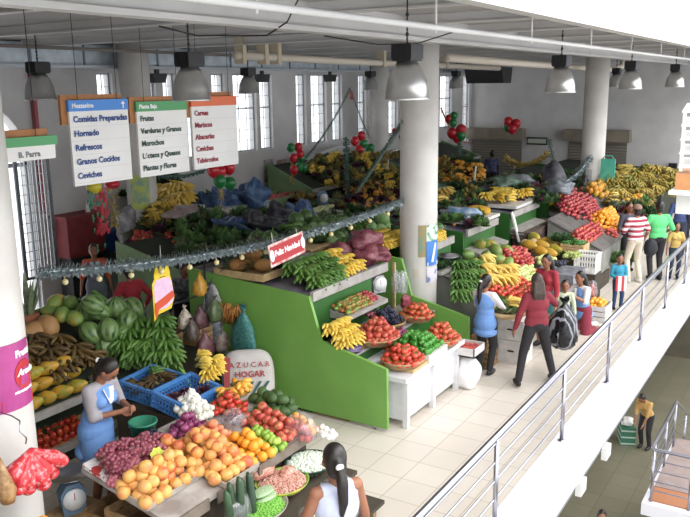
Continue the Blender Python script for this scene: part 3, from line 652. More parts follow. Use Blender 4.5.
for i in range(5):
    put('banana_bunch', 'banana_bunch', 'yellow banana bunch behind the blue crate, before the black bags', 'bananas', 'bananas behind the blue crate', (6.32+.1*(i % 3), 5.8+.1*(i//2), TZ(5.9)+.03+.03*i), (0, 0, -2.2+.5*i))
for i in range(22):
    put('red_grapes', 'grape_bunch', 'bunch of red grapes in the tray before the apron woman', 'grapes', 'red grapes in the foreground', (4.4+.15*(i % 4)+.04*(i//4 % 3), 5.14+.12*(i//4 % 3), TZ(5.2)+.02+.025*(i//4 % 3)+.07*(i//12)), (0, random.uniform(-.2, .2), random.uniform(0, 6)), 1.1)
for i in range(3):
    put('black_grapes', 'grape_bunch', 'bunch of black grapes beside the red grapes in the foreground', 'grapes', 'black grapes in the foreground', (5.06+.03*i, 5.27+.1*i, TZ(5.3)+.02), (0, 0, 1.2+i), .95)
tray_box(4.3, 5.0, 5.08, 5.5, 'tray with red and white liner under the red grapes', .04, mat('red_white_liner', 'c23a38', 'e8e4e2', sc=9, rough=.5, lo=.48, hi=.52), -.0)
t = thing('price_tag', 'yellow green price tag stuck between the peaches', 'price tag', (4.72, 4.98, TZ(4.98)+.12)); t.rotation_euler = (0, 0, -.5)
X = M.Rotation(R(68), 4, 'X')
b = MB(); pts = [((.06+.014*(i % 2))*cos(2*pi*i/16), (.075+.014*(i % 2))*sin(2*pi*i/16)) for i in range(16)]
b.prism(pts, 'z', 0, .004, X=M.Translation((0, 0, .06)) @ X).build('card', mat('tag_yellow', 'c8d94a', rough=.6), t)
obj('lettering', text_mesh('$1', .09, mat('ink', '2c4a30', rough=.7), 'CENTER', M.Translation((0, 0, .03)) @ X @ M.Translation((0, 0, .006)), .001, .004), t)
MB().tube([(0, 0.01, -.06), (0, .01, .1)], .003, 5).build('stick', wood, t)
# blue crates
plastic_crate(5.98, 6.32, .92, .56, .46, .17, 'blue lattice plastic crate with brown plantains, the farther of two', rz=.1, tilt=.12)
plastic_crate(5.92, 5.76, .93, .62, .42, .17, 'blue lattice plastic crate with dark purple roots, nearest the white onions', rz=.05, tilt=.2)
for i in range(6): put('brown_plantain_bunch', 'plantain_bunch', 'dark brown ripe plantains in the farther blue crate', 'plantains', 'plantains in the blue crate', (5.83+.13*(i % 3), 6.25+.14*(i//3), 1.0), (0, 0, random.uniform(0, 6)), .8)
put('plantain_bunch', 'plantain_bunch', 'single green plantain hand lying on the brown ones in the blue crate', 'plantains', None, (6.08, 6.38, 1.06), (0, 0, .3), .7)
for i in range(7): put('purple_greens', 'purple_roots', 'dark purple leafy root in the blue crate beside the onions', 'vegetables', 'purple roots in the blue crate', (5.72+.14*(i % 4), 5.7+.14*(i//4), .98), (0, 0, i), .9)
tag(MB().box(5.6, 5.62, .0, 6.4, 6.5, .9).build('side_table', MATS['dark_board']), 'dark low table carrying the two blue crates', 'table')
# green bucket
t = thing('green_bucket', 'green plastic bucket held before the woman in the blue apron', 'bucket', (5.16, 5.62, .76)); gm = mat('bucket_green', '2f8a6a', '2a7d60', sc=3, rough=.4)
MB().lathe([(.0, 0), (.1, 0), (.135, .27), (.145, .27), (.145, .29), (.13, .29), (.096, .012), (0, .012)], 28, cap=False).build('body', gm, t)
MB().tube([(.14*cos(a), .14*sin(a), .28-.06*sin(a/1)) for a in [pi*i/10 for i in range(11)]], .004, 6).build('handle', steel, t)
# bag of cherries
def clear_bag(p, r, label, fillkey, n, group, fl, cat='bag', m_=None, s=1):
    o = blob('plastic_bag', label, cat, p, r, m_ or film, seed=int(p[0]*100), rough=.12)
    k = 0
    while k < n:
        q = V((random.uniform(-1, 1), random.uniform(-1, 1), random.uniform(-1, 1)))
        if q.length > .78 or q.z < -.5: continue
        put(fillkey, fl[0], fl[1], fl[2], group, (p[0]+q.x*r[0]*.8, p[1]+q.y*r[1]*.8, p[2]+r[2]*.72+q.z*r[2]*.75), None, s); k += 1
    return o
clear_bag((5.76, 4.96, TZ(4.96)+.07), (.14, .13, .11), 'clear plastic bag of dark cherries in the middle of the foreground display', 'berry', 30, 'cherries in the clear bag', ('cherry', 'dark red cherry in the clear bag of the foreground display', 'fruit'), s=.7)
blob('plastic_bag', 'empty clear plastic bag lying before the cherry bag', 'bag', (5.62, 5.12, TZ(5.1)), (.15, .05, .06), film, 3, .3)
blob('plastic_bag', 'clear plastic bag over the pink apples at the display tip', 'bag', (6.2, 4.42, TZ(4.42)+.01), (.13, .18, .15), film, 5, .12)
# cucumbers standing in a bag
for i in range(5):
    put('cucumber', 'cucumber', 'dark green cucumber standing in the bag before the peaches', 'cucumber', 'cucumbers in the foreground', (4.86+.06*i, 4.24+.04*(i % 2), .64+.03*(i % 3)), (0, -pi/2+.08*(i-2), .3*i), 1.25)
o = blob('plastic_bag', 'clear plastic bag wrapped around the standing cucumbers', 'bag', (4.98, 4.26, .42), (.19, .1, .18), film, 11, .08)
tag(MB().box(4.78, 4.14, .0, 4.84, 4.38, .42).build('wooden_block', wood), 'wooden post beside the standing cucumbers', 'block')
blob('cloth', 'purple cloth hanging below the peach tray', 'cloth', (4.55, 4.66, .5), (.35, .04, .12), cloth_p, 12, .25)
# lower front shelf
t = thing('low_bench', 'low wooden bench before the foreground display, with peas and beans', 'bench', (5.7, 4.22, 0))
MB().box(-.85, -.32, .34, .75, .24, .38).build('top', MATS['dark_board'], t)
for sx in (-.8, .7):
    for sy in (-.28, .18): MB().box(sx-.03, sy-.03, 0, sx+.03, sy+.03, .34).build('leg', wood, t)
def dish(x, y, z, rx, ry, label, m_, fill_l, fill_c, fm, name='tray', n=900, gs=.012, hh=.07):
    b = MB().lathe([(0, 0), (.8, 0), (.97, .05), (1.0, .07), (.96, .065), (.8, .02), (0, .015)], 28, sx=rx, sy=ry, cap=False)
    tag(b.build(name, m_, None, (x, y, z)), label, 'tray')
    b = MB().ell((0, 0, .0), (rx*.88, ry*.88, hh), 24, 8)
    for i in range(n):
        a = random.uniform(0, 6.28); q = sqrt(random.random())*.86
        b.ell((rx*q*cos(a), ry*q*sin(a), hh*sqrt(1-(q/.9)**2)), gs*random.uniform(.8, 1.2), 5, 3)
    tag(b.build(fill_c+'_pile', fm, None, (x, y, z+.03)), fill_l, fill_c, kind='stuff')
gb = mat('green_basket_white', '9fb894', 'c9d2c0', sc=12, rough=.6)
dish(5.22, 4.2, .42, .3, .22, 'grey tray of shelled green peas at the bottom of the photo', tray, 'shelled bright green peas in the grey tray', 'peas', mat('pea_green', '7fc247', '6fb03a', sc=30, rough=.5), n=700)
dish(5.68, 4.3, .45, .29, .26, 'round yellow green rimmed tray of mixed beans', mat('bean_tray', 'd9c94a', '6aa83a', sc=4, rough=.5), 'pink and white mixed beans in the yellow rimmed tray', 'beans', mat('bean_mix', 'e0b8a8', 'b5644c', sc=60, rough=.5), n=800)
dish(6.15, 4.3, .45, .27, .25, 'dark green basket with white peeled roots', mat('dark_basket', '2f4a34', '22382a', sc=20, rough=.6), 'peeled white root pieces in the dark green basket', 'roots', mat('white_root', 'e3ecdf', 'c5d4bc', sc=25, rough=.5), n=350, gs=.022)
blob('bean_bag', 'clear bag of pink beans lying on the bean tray', 'bag', (5.62, 4.5, .55), (.17, .1, .07), mat('bag_beans', 'dca894', 'b86a54', sc=45, rough=.25), 21, .2)
blob('bean_bag', 'small open bag of beans right on the bean tray', 'bag', (5.78, 4.3, .53), (.1, .07, .05), MATS['bag_beans'], 22, .2)
for i in range(3): blob('pea_bag', 'sealed clear bag of green peas, %s of the stack of three' % ('bottom', 'middle', 'top')[i], 'bag', (5.36-.015*i, 4.22+.02*i, .45+.052*i), (.13, .08, .03), mat('bag_peas', 'b0c8a0', '8aac74', sc=90, rough=.2), 30+i, .04)
t = thing('low_bench', 'lower wooden step at the bottom of the photo, with limes and apples', 'bench', (5.6, 3.72, 0)); MB().box(-.6, -.2, .16, .75, .32, .2).build('top', MATS['dark_board'], t)
for sx in (-.5, .55): MB().box(sx-.03, -.2, 0, sx+.03, .18, .16).build('leg', wood, t)
clear_bag((6.08, 3.9, .2), (.18, .15, .17), 'clear bag of limes beside the woman in the foreground', 'lime', 34, 'limes in the clear bag', ('lime', 'green lime in the clear bag beside the foreground woman', 'fruit'), s=.95)
clear_bag((5.55, 3.85, .2), (.2, .15, .14), 'clear bag of pale yellow guavas at the bottom of the photo', 'guava', 24, 'guavas in the clear bag', ('guava', 'pale yellow guava in the clear bag at the bottom', 'fruit'))
clear_bag((5.86, 3.66, .2), (.14, .12, .12), 'clear bag of small limes below the bigger lime bag', 'lime', 22, 'small limes in the lower bag', ('lime', 'small lime in the lower clear bag beside the foreground woman', 'fruit'), s=.8)
for i in range(4): put('dark_greens', 'herb_bundle', 'dark green herb bundle between the lime bags', 'herbs', 'herbs between the lime bags', (5.8+.06*i, 3.98-.06*i, .2), (0, 0, i), .8)
# column hooks with red bags
hook = thing('bag_hook', 'wire hook on the left white column, carrying the red fruit bags', 'hook', (3.42, 5.05, 1.75))
MB().tube([(.02, .27, .1), (.0, .1, .12), (0, 0, .1), (-.03, -.03, .03), (.02, -.03, -.04), (.03, 0, -.1)], .006, 6).build('wire', steel, hook)
rb = mat('bagged_strawberries', 'd23038', 'f0a8a8', sc=26, rough=.2, lo=.5, hi=.72)
for i in range(6):
    a = -1.2+.45*i; c = V((3.45, 5.0, 1.62)); e = c+V((.25*sin(a), -.03-.03*(i % 2), -.24*cos(a)-.06))
    b = MB().tube([c, c.lerp(e, .35), c.lerp(e, .7), e], [.012, .035, .068, .06], 10).ell(e, (.062, .06, .05), 10, 6)
    tag(b.build('fruit_bag', rb), 'clear bag of red strawberries hanging from the wire hook on the left column', 'bag', 'strawberry bags on the hook')
b = MB().tube([(3.12, 4.9, 1.72), (3.12, 4.88, 1.6), (3.14, 4.88, 1.45), (3.14, 4.88, 1.36)], [.01, .04, .07, .05], 12)
tag(b.build('fruit_bag', mat('brown_fruit', '8a6238', 'b28a5a', sc=26, rough=.3)), 'bag of brown fruit hanging left of the strawberry bags', 'bag')
H('orange', 'orange', 'orange in the heap at the bottom left corner, below the hanging bags', 'fruit', 'oranges at the bottom left corner', 3.18, 4.72, 1.02, .5, .3, .088, 2, ell=False)
tag(MB().box(2.6, 4.5, 0, 3.55, 4.95, 1.0).build('side_table', MATS['dark_board']), 'dark side table under the oranges at the bottom left corner', 'table')
# scale and crate beside the rack
tag(MB().box(4.1, 5.6, 0, 4.62, 5.95, .42).build('wooden_box', wood), 'wooden box under the blue weighing scale', 'box')
scale_dial((4.35, 5.75, .42), 'blue weighing scale with white dial, under the peppers at lower left', rz=-.4)
# poster on left column
def col_poster(cx, cy, r, a0, a1, z0, z1, name, label, m_, n=8, cat='poster'):
    b = MB()
    for i in range(n):
        t0, t1 = a0+(a1-a0)*i/n, a0+(a1-a0)*(i+1)/n
        p = [(cx+r*cos(t), cy+r*sin(t)) for t in (t0, t1)]; q = [(cx+(r+.006)*cos(t), cy+(r+.006)*sin(t)) for t in (t0, t1)]
        b.add([(*p[0], z0), (*p[1], z0), (*p[1], z1), (*p[0], z1), (*q[0], z0), (*q[1], z0), (*q[1], z1), (*q[0], z1)], [(4, 5, 6, 7), (0, 3, 2, 1), (0, 1, 5, 4), (2, 3, 7, 6), (0, 4, 7, 3), (1, 2, 6, 5)])
    o = tag(b.build(name, m_), label, cat); return o
def on_col(me, cx, cy, r, ac):                # wrap a flat x/z text mesh around a column
    for v in me.vertices:
        a = ac+v.co.x/r; rr = r+max(0, v.co.z); v.co = (cx+rr*cos(a), cy+rr*sin(a), v.co.y)
    return me
AC = atan2(-5.6, -3.57)
o = col_poster(3.57, 5.6, .305, AC-.25, AC+1.25, 1.83, 2.37, 'juice_poster', 'magenta advertising poster with a red fruit and white letters on the left column', mat('magenta', 'a8327e', 'b8428c', sc=4, rough=.4))
def cm(s, size, m_, ac, z, up=.002, sh=0, bold=.004):
    me = text_mesh(s, size, m_, 'CENTER', None, .001, bold, sh)
    for v in me.vertices: v.co.y += z; v.co.z = v.co.z+up
    return on_col(me, 3.57, 5.6, .311, ac)
wh = mat('white_ink', 'f0eef0', rough=.5)
obj('lettering', cm('Frutti', .075, wh, AC+.95, 2.25), o); obj('lettering', cm('Araska', .07, wh, AC+.98, 2.1, .012, .3), o)
me = MB().prism([(.1*cos(2*pi*i/24), .12*sin(2*pi*i/24)+2.1) for i in range(24)], 'z', 0, .005).mesh('fruit_picture', red_t); obj('fruit_picture', on_col(me, 3.57, 5.6, .311, AC+.92), o)
me = MB().prism([(-.22, 1.84), (.1, 1.84), (.1, 1.93), (-.22, 1.93)], 'z', 0, .004).mesh('red_band', mat('poster_red', 'd8262c', rough=.4)); obj('red_band', on_col(me, 3.57, 5.6, .311, AC+.92), o)
obj('lettering', cm('refrescante y natural', .025, wh, AC+.9, 1.96), o)
# posters on the middle column
AM = atan2(-5.6, -11.25)
o = col_poster(11.25, 5.6, .303, AM+.0, AM+.42, 1.62, 2.13, 'picture_poster', 'small multicoloured picture poster on the middle column, left of the blue flyer', mat('picture_mix', '5a7a92', 'c0603c', '88a060', sc=9, rough=.5, lo=.45, hi=.55))
o = col_poster(11.25, 5.6, .306, AM+.42, AM+1.35, 1.87, 2.13, 'picture_poster', 'green and white poster above the blue flyer on the middle column', mat('picture_green', 'c9d9cc', '3f8f5a', sc=11, rough=.5, lo=.5, hi=.6))
o = col_poster(11.25, 5.6, .312, AM+.42, AM+1.3, 1.47, 1.87, 'blue_flyer', 'bright blue flyer with a white figure on the middle column', mat('flyer_blue', '2f72c9', '4f90dc', sc=4, rough=.45))
me = MB().prism([(-.05, 1.53), (.0, 1.53), (.07, 1.82), (.03, 1.84), (-.02, 1.66)], 'z', .001, .004).mesh('figure', wh); obj('figure', on_col(me, 11.25, 5.6, .32, AM+.85), o)
me = MB().prism([(-.12, 1.47), (.12, 1.47), (.12, 1.53), (-.12, 1.53)], 'z', .001, .004).mesh('white_band', wh); obj('white_band', on_col(me, 11.25, 5.6, .32, AM+.85), o)
col_poster(11.25, 5.6, .306, AM+.45, AM+1.35, 1.2, 1.43, 'picture_poster', 'pale pink and blue poster below the blue flyer on the middle column', mat('picture_pale', 'd9dbe2', '5a7fb8', 'c07088', sc=10, rough=.5, lo=.55, hi=.65))
col_poster(11.25, 5.6, .303, AM-.25, AM+.05, 1.28, 1.43, 'notice', 'small faded beige notice on the middle column', mat('beige_paper', 'd0c4b4', rough=.7))
# right column posters and turquoise bag
AR_ = atan2(-5.6, -21.8)
o = col_poster(21.8, 5.6, .313, AR_-.4, AR_-.0, 1.5, 2.0, 'picture_poster', 'grey picture poster on the right hand column', mat('picture_grey', 'a8a8a8', '4a4a52', sc=9, rough=.5, lo=.5, hi=.6))
col_poster(21.8, 5.6, .313, AR_-.9, AR_-.55, 1.65, 2.05, 'picture_poster', 'narrow dark poster on the left side of the right hand column', mat('picture_dark', '77757a', '3a3a40', sc=9, rough=.5, lo=.5, hi=.6))
p = at(602, 169, x=21.42)
t = thing('turquoise_bag', 'turquoise cloth bag hanging flat on the right hand column', 'bag', (21.5, 5.18, 1.98))
MB().box(-.03, -.25, -.34, .03, .12, .32).tube([(0, -.2, .32), (0, -.15, .4), (0, .02, .4), (0, .08, .32)], .015, 6).build('bag_body', mat('turquoise_cloth', '3fa78c', '57b89c', sc=4, rough=.7), t)
# rear column posters
AB = atan2(-12, -11.45)
col_poster(11.45, 12.0, .305, AB-.8, AB+.5, 1.9, 2.6, 'picture_poster', 'green and yellow poster on the rear column behind the signs', mat('picture_lime', 'b8c94a', '6fa08c', 'd9d9b0', sc=5, rough=.5, lo=.45, hi=.6))
# ------------------------------------------------------------------ hanging signs
sb = mat('sign_board', 'e6e4e0', 'dcd9d5', sc=1, rough=.5); ow = mat('sign_wood', 'b0713c', '9c6230', sc=10, rough=.6); rust = mat('sign_cut', '8c5426', rough=.7)
def hanging_sign(pl, pr, ptop, pbot, hd, hcol, lines, tcol, label, arrow=False, y=7.5):
    a, b_ = at(pl[0], pl[1], y=y), at(pr[0], pr[1], y=y); w_ = b_.x-a.x; zt = (a.z+b_.z)/2; zb = at(pbot[0], pbot[1], y=y).z; h = zt-zb
    t = thing('hanging_sign', label, 'sign', (a.x, y, zb))
    MB().box(0, -.015, 0, w_, .015, h*.89).build('board', sb, t)
    MB().box(-.005, -.022, h*.87, w_+.005, .018, h).build('header', mat(hcol+'_header', hcol, rough=.5), t)
    MB().box(-.08, .02, h*.72, w_*.93, .06, h+.06).build('backing_board', ow, t)
    X = face_frame((0, -.024, 0), (1, 0, 0), (0, 0, 1))
    obj('header_lettering', text_mesh(hd, h*.075, wh, 'LEFT', X @ M.Translation((.04, h*.91, 0)), .001, .002), t)
    if arrow:
        q = MB().prism([(-.008, 0), (.008, 0), (.008, .05), (.03, .05), (0, .085), (-.03, .05), (-.008, .05)], 'z', 0, .003)
        q.v = [tuple(X @ M.Translation((w_-.08, h*.89, 0)) @ V(p)) for p in q.v]; q.build('arrow', wh, t)
    tm = mat('ink_'+tcol, tcol, rough=.6)
    for i, l in enumerate(lines):
        obj('lettering', text_mesh(l, h*.1, tm, 'LEFT', X @ M.Translation((.045, h*(.745-.165*i), 0)), .001, .003), t)
        MB().box(.01, -.0165, h*(.69-.165*i), w_-.01, -.0152, h*(.69-.165*i)+.002).build('joint', mat('joint_grey', 'b0aeac', rough=.7), t)
    MB().tube([(.15, 0, h), (.15, 0, CZ-zb)], .004, 5).build('wire', darkg, t); MB().tube([(w_-.15, 0, h), (w_-.15, 0, CZ-zb)], .004, 5).build('wire', darkg, t)
hanging_sign((67, 101), (126, 98), None, (72, 187), 'Mezzanine', '3f86d8', ['Comidas Preparadas', 'Hornado', 'Refrescos', 'Granos Cocidos', 'Ceviches'], '2a4a8c', 'hanging sign with blue header and arrow, listing Comidas Preparadas', True)
hanging_sign((135, 102), (185, 100), None, (138, 178), 'Planta Baja', '4a9a5c', ['Frutas', 'Verduras y Granos', 'Morochos', 'Lácteos y Quesos', 'Plantas y Flores'], '2f4a44', 'hanging sign with green header, listing Frutas and Verduras y Granos')
hanging_sign((190, 98), (235, 95), None, (207, 168), '', 'e0683a', ['Carnes', 'Mariscos', 'Abacerías', 'Ceviches', 'Tubérculos'], '9c2c3c', 'hanging sign with orange red header, listing Carnes and Mariscos')
p0, p1 = at(-60, 138, y=6.6), at(53, 135, y=6.6); zb = at(53, 158, y=6.6).z; w_ = p1.x-p0.x
t = thing('hanging_sign', 'cut off hanging sign with green band and wooden top at the left edge', 'sign', (p0.x, 6.6, zb)); h = p1.z-zb+.0
MB().box(0, -.015, 0, w_, .015, h*.6).build('board', sb, t); MB().box(-.005, -.022, h*.6, w_+.03, .018, h).build('header', MATS['4a9a5c_header'], t); MB().box(-.1, .02, h*.9, w_-.05, .06, h+.07).build('backing_board', ow, t)
obj('lettering', text_mesh('B. Parra', h*.34, mat('ink_grey', '77777a', rough=.6), 'RIGHT', face_frame((0, -.018, 0), (1, 0, 0), (0, 0, 1)) @ M.Translation((w_-.18, h*.15, 0)), .001, .003), t)
MB().tube([(.5, 0, h), (.5, 0, CZ-zb)], .004, 5).build('wire', darkg, t); MB().tube([(w_-.2, 0, h), (w_-.2, 0, CZ-zb)], .004, 5).build('wire', darkg, t)
tag(MB().box(at(38, 150, y=13.1).x, 13.08, 1.9, at(41, 150, y=13.1).x, 13.19, 4.7).build('red_pipe', mat('red_pipe', '9c3a40', rough=.5)), 'vertical dull red pipe on the wall beside the gate', 'pipe')
# gate leaf
ga, gb_ = at(13, 157, y=12.8), at(49, 160, y=12.8)
t = thing('grille_gate', 'open metal grille gate leaf at the arched doorway, far left', 'gate', (ga.x, 12.8, .75)); gw = gb_.x-ga.x; gh = ga.z-.75
q = MB(); 
for xx in (0, gw-.07): q.box(xx, 0, 0, xx+.07, .04, gh)
for zz in (0, gh-.05): q.box(0, 0, zz, gw, .04, zz+.05)
q.build('frame', mat('gate_frame', '6a6e72', rough=.5, metal=.3), t)
q = MB(); gs_ = mat('gate_bars', 'c0c4c8', rough=.4, metal=.5)
for i in range(1, 8): q.box(.07+(gw-.14)*i/8-.006, .01, 0, .07+(gw-.14)*i/8+.006, .03, gh)
for i in range(1, 13): q.box(.05, .01, gh*i/13-.006, gw-.05, .03, gh*i/13+.006)
q.build('bars', gs_, t)
# dull red bin on the wall
t = thing('red_cabinet', 'dull dark red cabinet against the window wall, above the orange dressed woman', 'cabinet', (10.55, 12.9, 0))
MB().box(-.46, -.2, 1.0, .46, .25, 1.8).build('body', mat('dull_red', '8c2e30', '7a2628', sc=4, rough=.6), t); MB().box(-.5, -.24, 1.78, .5, .28, 1.84).build('lid', MATS['dull_red'], t); MB().box(-.4, -.15, 0, .4, .2, 1.0).build('stand', darkg, t)
tag(MB().lathe([(.0, 0), (.05, 0), (.05, .12), (.02, .18), (.02, .24), (0, .24)], 12, cap=False).build('bottle', white, None, (10.75, 12.85, 1.842)), 'small white bottle standing on the dull red cabinet', 'bottle')
# posters on window wall
for a, b_, l, c1, c2 in ((264, 273, 'pale narrow poster on the window wall, left of the other', '6a6460', 'a8a09a'), (277, 286, 'dark poster with red and white on the window wall', '3a3030', 'b89a90')):
    xa, xb_ = at(a, 170, y=YW).x, at(b_, 170, y=YW).x
    tag(MB().box(xa, YW-.02, at(a, 182, y=YW).z, xb_, YW-.002, at(a, 160, y=YW).z).build('wall_poster', mat('wallposter'+c1, c1, c2, sc=3, rough=.7)), l, 'poster')
# ------------------------------------------------------------------ tinsel, balloons, decorations
tins = mat('tinsel_grey', '7d8c90', 'b4c0c2', sc=20, rough=.3, metal=.4); tgr = mat('tinsel_green', '38524a', '5f7a6c', sc=20, rough=.4); tgold = mat('tinsel_gold', 'b89a48', 'e0c878', sc=20, rough=.3, metal=.5)
def garland(name, label, a, b_, sag, r, m_, step=.06, nb=9, wob=.0):
    a, b_ = V(a), V(b_); L = (b_-a).length; n = max(6, int(L/step)); pts = []
    for i in range(n+1):
        t = i/n; p = a.lerp(b_, t); p.z -= sag*4*t*(1-t); p.z += wob*sin(t*40); pts.append(p)
    q = MB().tube(pts[::max(1, n//30)]+[pts[-1]], r*.3, 6)
    for i in range(n):
        d = (pts[i+1]-pts[i]).normalized(); u = d.cross(V((0, 0, 1))).normalized(); w_ = u.cross(d); k = 1 if i % 3 else 1.25
        for j in range(nb):
            t = 2*pi*j/nb+random.uniform(-.3, .3); e = (u*cos(t)+w_*sin(t))*r*random.uniform(.8, 1.1)*k+d*random.uniform(-.5, .5)*r; s = (u*-sin(t)+w_*cos(t)).cross(e).normalized()*r*.13+(u*-sin(t)+w_*cos(t))*r*.14
            q.add([pts[i], pts[i]+e*.6+s, pts[i]+e, pts[i]+e*.6-s], [(0, 1, 2), (0, 2, 3)])
    o = q.build(name, m_); tag(o, label, 'garland'); return o, pts
ge = at(407, 198, y=5.74); gs0 = at(40, 272, y=7.2)
g, gp = garland('tinsel_garland', 'thick grey tinsel garland with little bulbs spanning from the left to the middle column', gs0, ge, .22, .085, tins, .045, 16)
bulb = mat('bulb_gold', 'e8dca8', 'd8c070', sc=8, rough=.3)
n = len(gp)
for i in range(6, n, 9):
    MB().ell((0, 0, -.13), .035, 10, 8).tube([(0, 0, 0), (0, 0, -.1)], .006, 5).build('bulb', bulb, g).location = gp[i]
# sign below the garland
def xz(px, py, y): return at(px, py, y=y)
c = at(287, 249, y=6.1)
t = thing('christmas_banner', 'red Feliz Navidad banner with white border hanging below the grey garland', 'sign', c)
t.rotation_euler = (R(-6), R(-5), 0); t.scale = (1.35,)*3
MB().box(-.29, -.004, -.11, .29, .004, .11).build('card', mat('banner_border', 'e8d8d0', 'c86a60', sc=14, rough=.6), t)
MB().box(-.27, -.008, -.085, .27, -.004, .085).build('red_field', mat('banner_red', 'bc1f28', rough=.5), t)
obj('lettering', text_mesh('Feliz Navidad', .078, wh, 'CENTER', face_frame((0, -.009, -.02), (1, 0, 0), (0, 0, 1)), .001, .003), t)
for sx in (-1, 1):
    MB().prism([(.035*cos(a)+sx*.26, .06*sin(a)) for a in [2*pi*i/12 for i in range(12)]], 'y', -.014, -.009).build('figure_patch', wh, t)
MB().tube([(-.2, 0, .1), (-.2, 0, .22)], .003, 5).tube([(.2, 0, .1), (.2, 0, .16)], .003, 5).build('string', white, t)
# candle cut-out decoration
c = at(163, 293, y=6.9)
t = thing('candle_decoration', 'cardboard decoration with three yellow candle flames and a red ribbon, hanging left of centre', 'decoration', c)
fy = mat('flame_yellow', 'f2d62a', 'f0c020', sc=5, rough=.5); pk = mat('candle_pink', 'e8b8d8', 'c87ab0', 'f0d0e8', sc=12, rough=.6); rdm = mat('ribbon_red', 'e0502c', rough=.5)
S = .0125
q = MB()
for dx in (-7, 0, 7):
    q.prism([((dx+x)*S, (z+(3 if dx == 0 else 0))*S) for x, z in ((-3, 14), (-4, 19), (-2, 25), (0, 29), (2, 25), (4, 19), (3, 14))], 'y', -.004, .004)
q.build('flame', fy, t)
MB().prism([(x*S, z*S) for x, z in ((-12, -14), (-12, 10), (-8, 15), (8, 15), (12, 10), (14, -4), (12, -12), (4, -16), (-4, -16))], 'y', -.008, -.004).build('candles', pk, t)
MB().prism([(x*S, z*S) for x, z in ((-13, -16), (-12, -8), (0, -4), (12, 0), (15, -6), (3, -12), (-8, -15), (-11, -24))], 'y', -.014, -.008).build('ribbon', rdm, t)
MB().prism([(x*S, z*S) for x, z in ((-14, -26), (-14, 12), (-11, 16), (11, 16), (13, 9), (15, -8), (10, -18), (-8, -20))], 'y', -.003, .0).build('backing', fy, t)
MB().tube([(0, 0, .2), (0, 0, .6)], .003, 5).build('string', white, t)
# other garlands
apex = at(350, 88, y=12.9)
garland('tinsel_rope', 'thin grey green tinsel rope rising from the left to the peak before the windows', at(305, 158, y=11.6), apex, .15, .05, tgr, .08, 7)
garland('tinsel_rope', 'thin grey green tinsel rope falling to the right from the peak before the windows', apex, at(373, 143, y=12.6), .12, .05, tgr, .08, 7)
tag(blob('tinsel_bow', 'small reddish bow at the peak of the tinsel ropes', 'decoration', apex+V((0, -.05, -.35)), (.09, .04, .16), mat('bow_red', '8c3a30', 'b86a50', sc=12, rough=.6), 4, .3), 'small reddish bow at the peak of the tinsel ropes', 'decoration')
garland('tinsel_garland', 'green tinsel garland falling steeply left from the middle column', (11.0, 5.75, at(401, 122, y=5.75).z), at(356, 192, y=8.4), .02, .05, tgr, .06, 9)
garland('tinsel_pole', 'upright dark green tinsel covered pole left of the yellow flowers', at(349, 214, y=10.6), at(346, 137, y=10.6), 0, .1, tgr, .06, 10)
garland('tinsel_pole', 'upright dark green tinsel covered pole right of the middle column', at(461, 205, y=9.6), at(460, 142, y=9.6), 0, .1, tgr, .06, 10)
garland('tinsel_garland', 'green tinsel garland slanting from the middle column down to the right', (11.35, 5.95, 3.0), at(462, 190, y=9.4), .1, .06, tgr, .08, 9)
garland('tinsel_garland', 'gold glittering tinsel garland before the wide roller shutter', at(505, 158, x=26), at(550, 152, x=26), .35, .14, tgold, .07, 12)
garland('tinsel_garland', 'drooping dark tinsel garland right of the gold tinsel', at(549, 140, x=25), at(558, 182, x=25), .0, .08, tgr, .07, 9)
garland('tinsel_garland', 'grey green tinsel garland tied to the right hand column', at(545, 182, x=20), (21.5, 5.55, at(583, 155, x=21.5).z), .3, .12, tins, .07, 12)
garland('tinsel_garland', 'small dark green garland just below the hanging signs', at(160, 176, y=11), at(205, 170, y=11), .05, .07, tgr, .07, 9)
pinkrib = mat('pink_ribbon', 'c87a80', 'd89a9a', sc=8, rough=.5)
tube_thing('pink_ribbon', 'pink ribbon swag from the balloons down to the shutter hood', 'ribbon', [at(441, 108, x=24), at(446, 120, x=24.5), at(452, 132, x=25), at(462, 141, x=26), at(472, 143, x=30.8)], .03, pinkrib)
br_, bgn = mat('balloon_red', 'c8202c', rough=.3), mat('balloon_green', '1f7a3c', rough=.3)
def balloons(pts, y, r, label, tail=True, x=None):
    P0 = at(pts[0][0], pts[0][1], y=y, x=x) if x is None else at(pts[0][0], pts[0][1], x=x)
    t = thing('balloon_cluster', label, 'balloons', P0)
    for px, py, col in pts:
        p = (at(px, py, y=y) if x is None else at(px, py, x=x))-P0; p += V((random.uniform(-.1, .1), random.uniform(-.12, .12), 0))*r/.15
        q = MB().ell(p, (r, r, r*1.12), 16, 12, fn=lambda x, y, z: (x*(1+.12*z), y*(1+.12*z), z)); q.lathe([(.0, -r*1.12), (r*.12, -r*1.25), (0, -r*1.1)], 6, X=M.Translation(p), cap=False)
        q.build('balloon', br_ if col == 'r' else bgn, t)
    if tail:
        q = MB()
        for i in range(60):
            a = V((random.uniform(-.05, .05), random.uniform(-.05, .05), -r*.8-random.random()*r*5)); q.add([a, a+V((.035, 0, -.02)), a+V((.02, .03, -.06))], [(0, 1, 2)])
        q.tube([(0, 0, -r*.5), (0, 0, -r*6)], .008, 5).build('gold_tassel', tgold, t)
balloons([(220, 172, 'r'), (229, 168, 'r'), (210, 171, 'r'), (218, 181, 'g'), (231, 184, 'g')], 9.6, .115, 'red and green balloon cluster below the orange headed sign')
balloons([(292, 158, 'r'), (299, 147, 'r'), (291, 148, 'g'), (300, 154, 'r'), (292, 170, 'r'), (297, 167, 'g'), (304, 168, 'g'), (300, 158, 'g')], 11.2, .105, 'tall cluster of red and green balloons before the window wall posters')
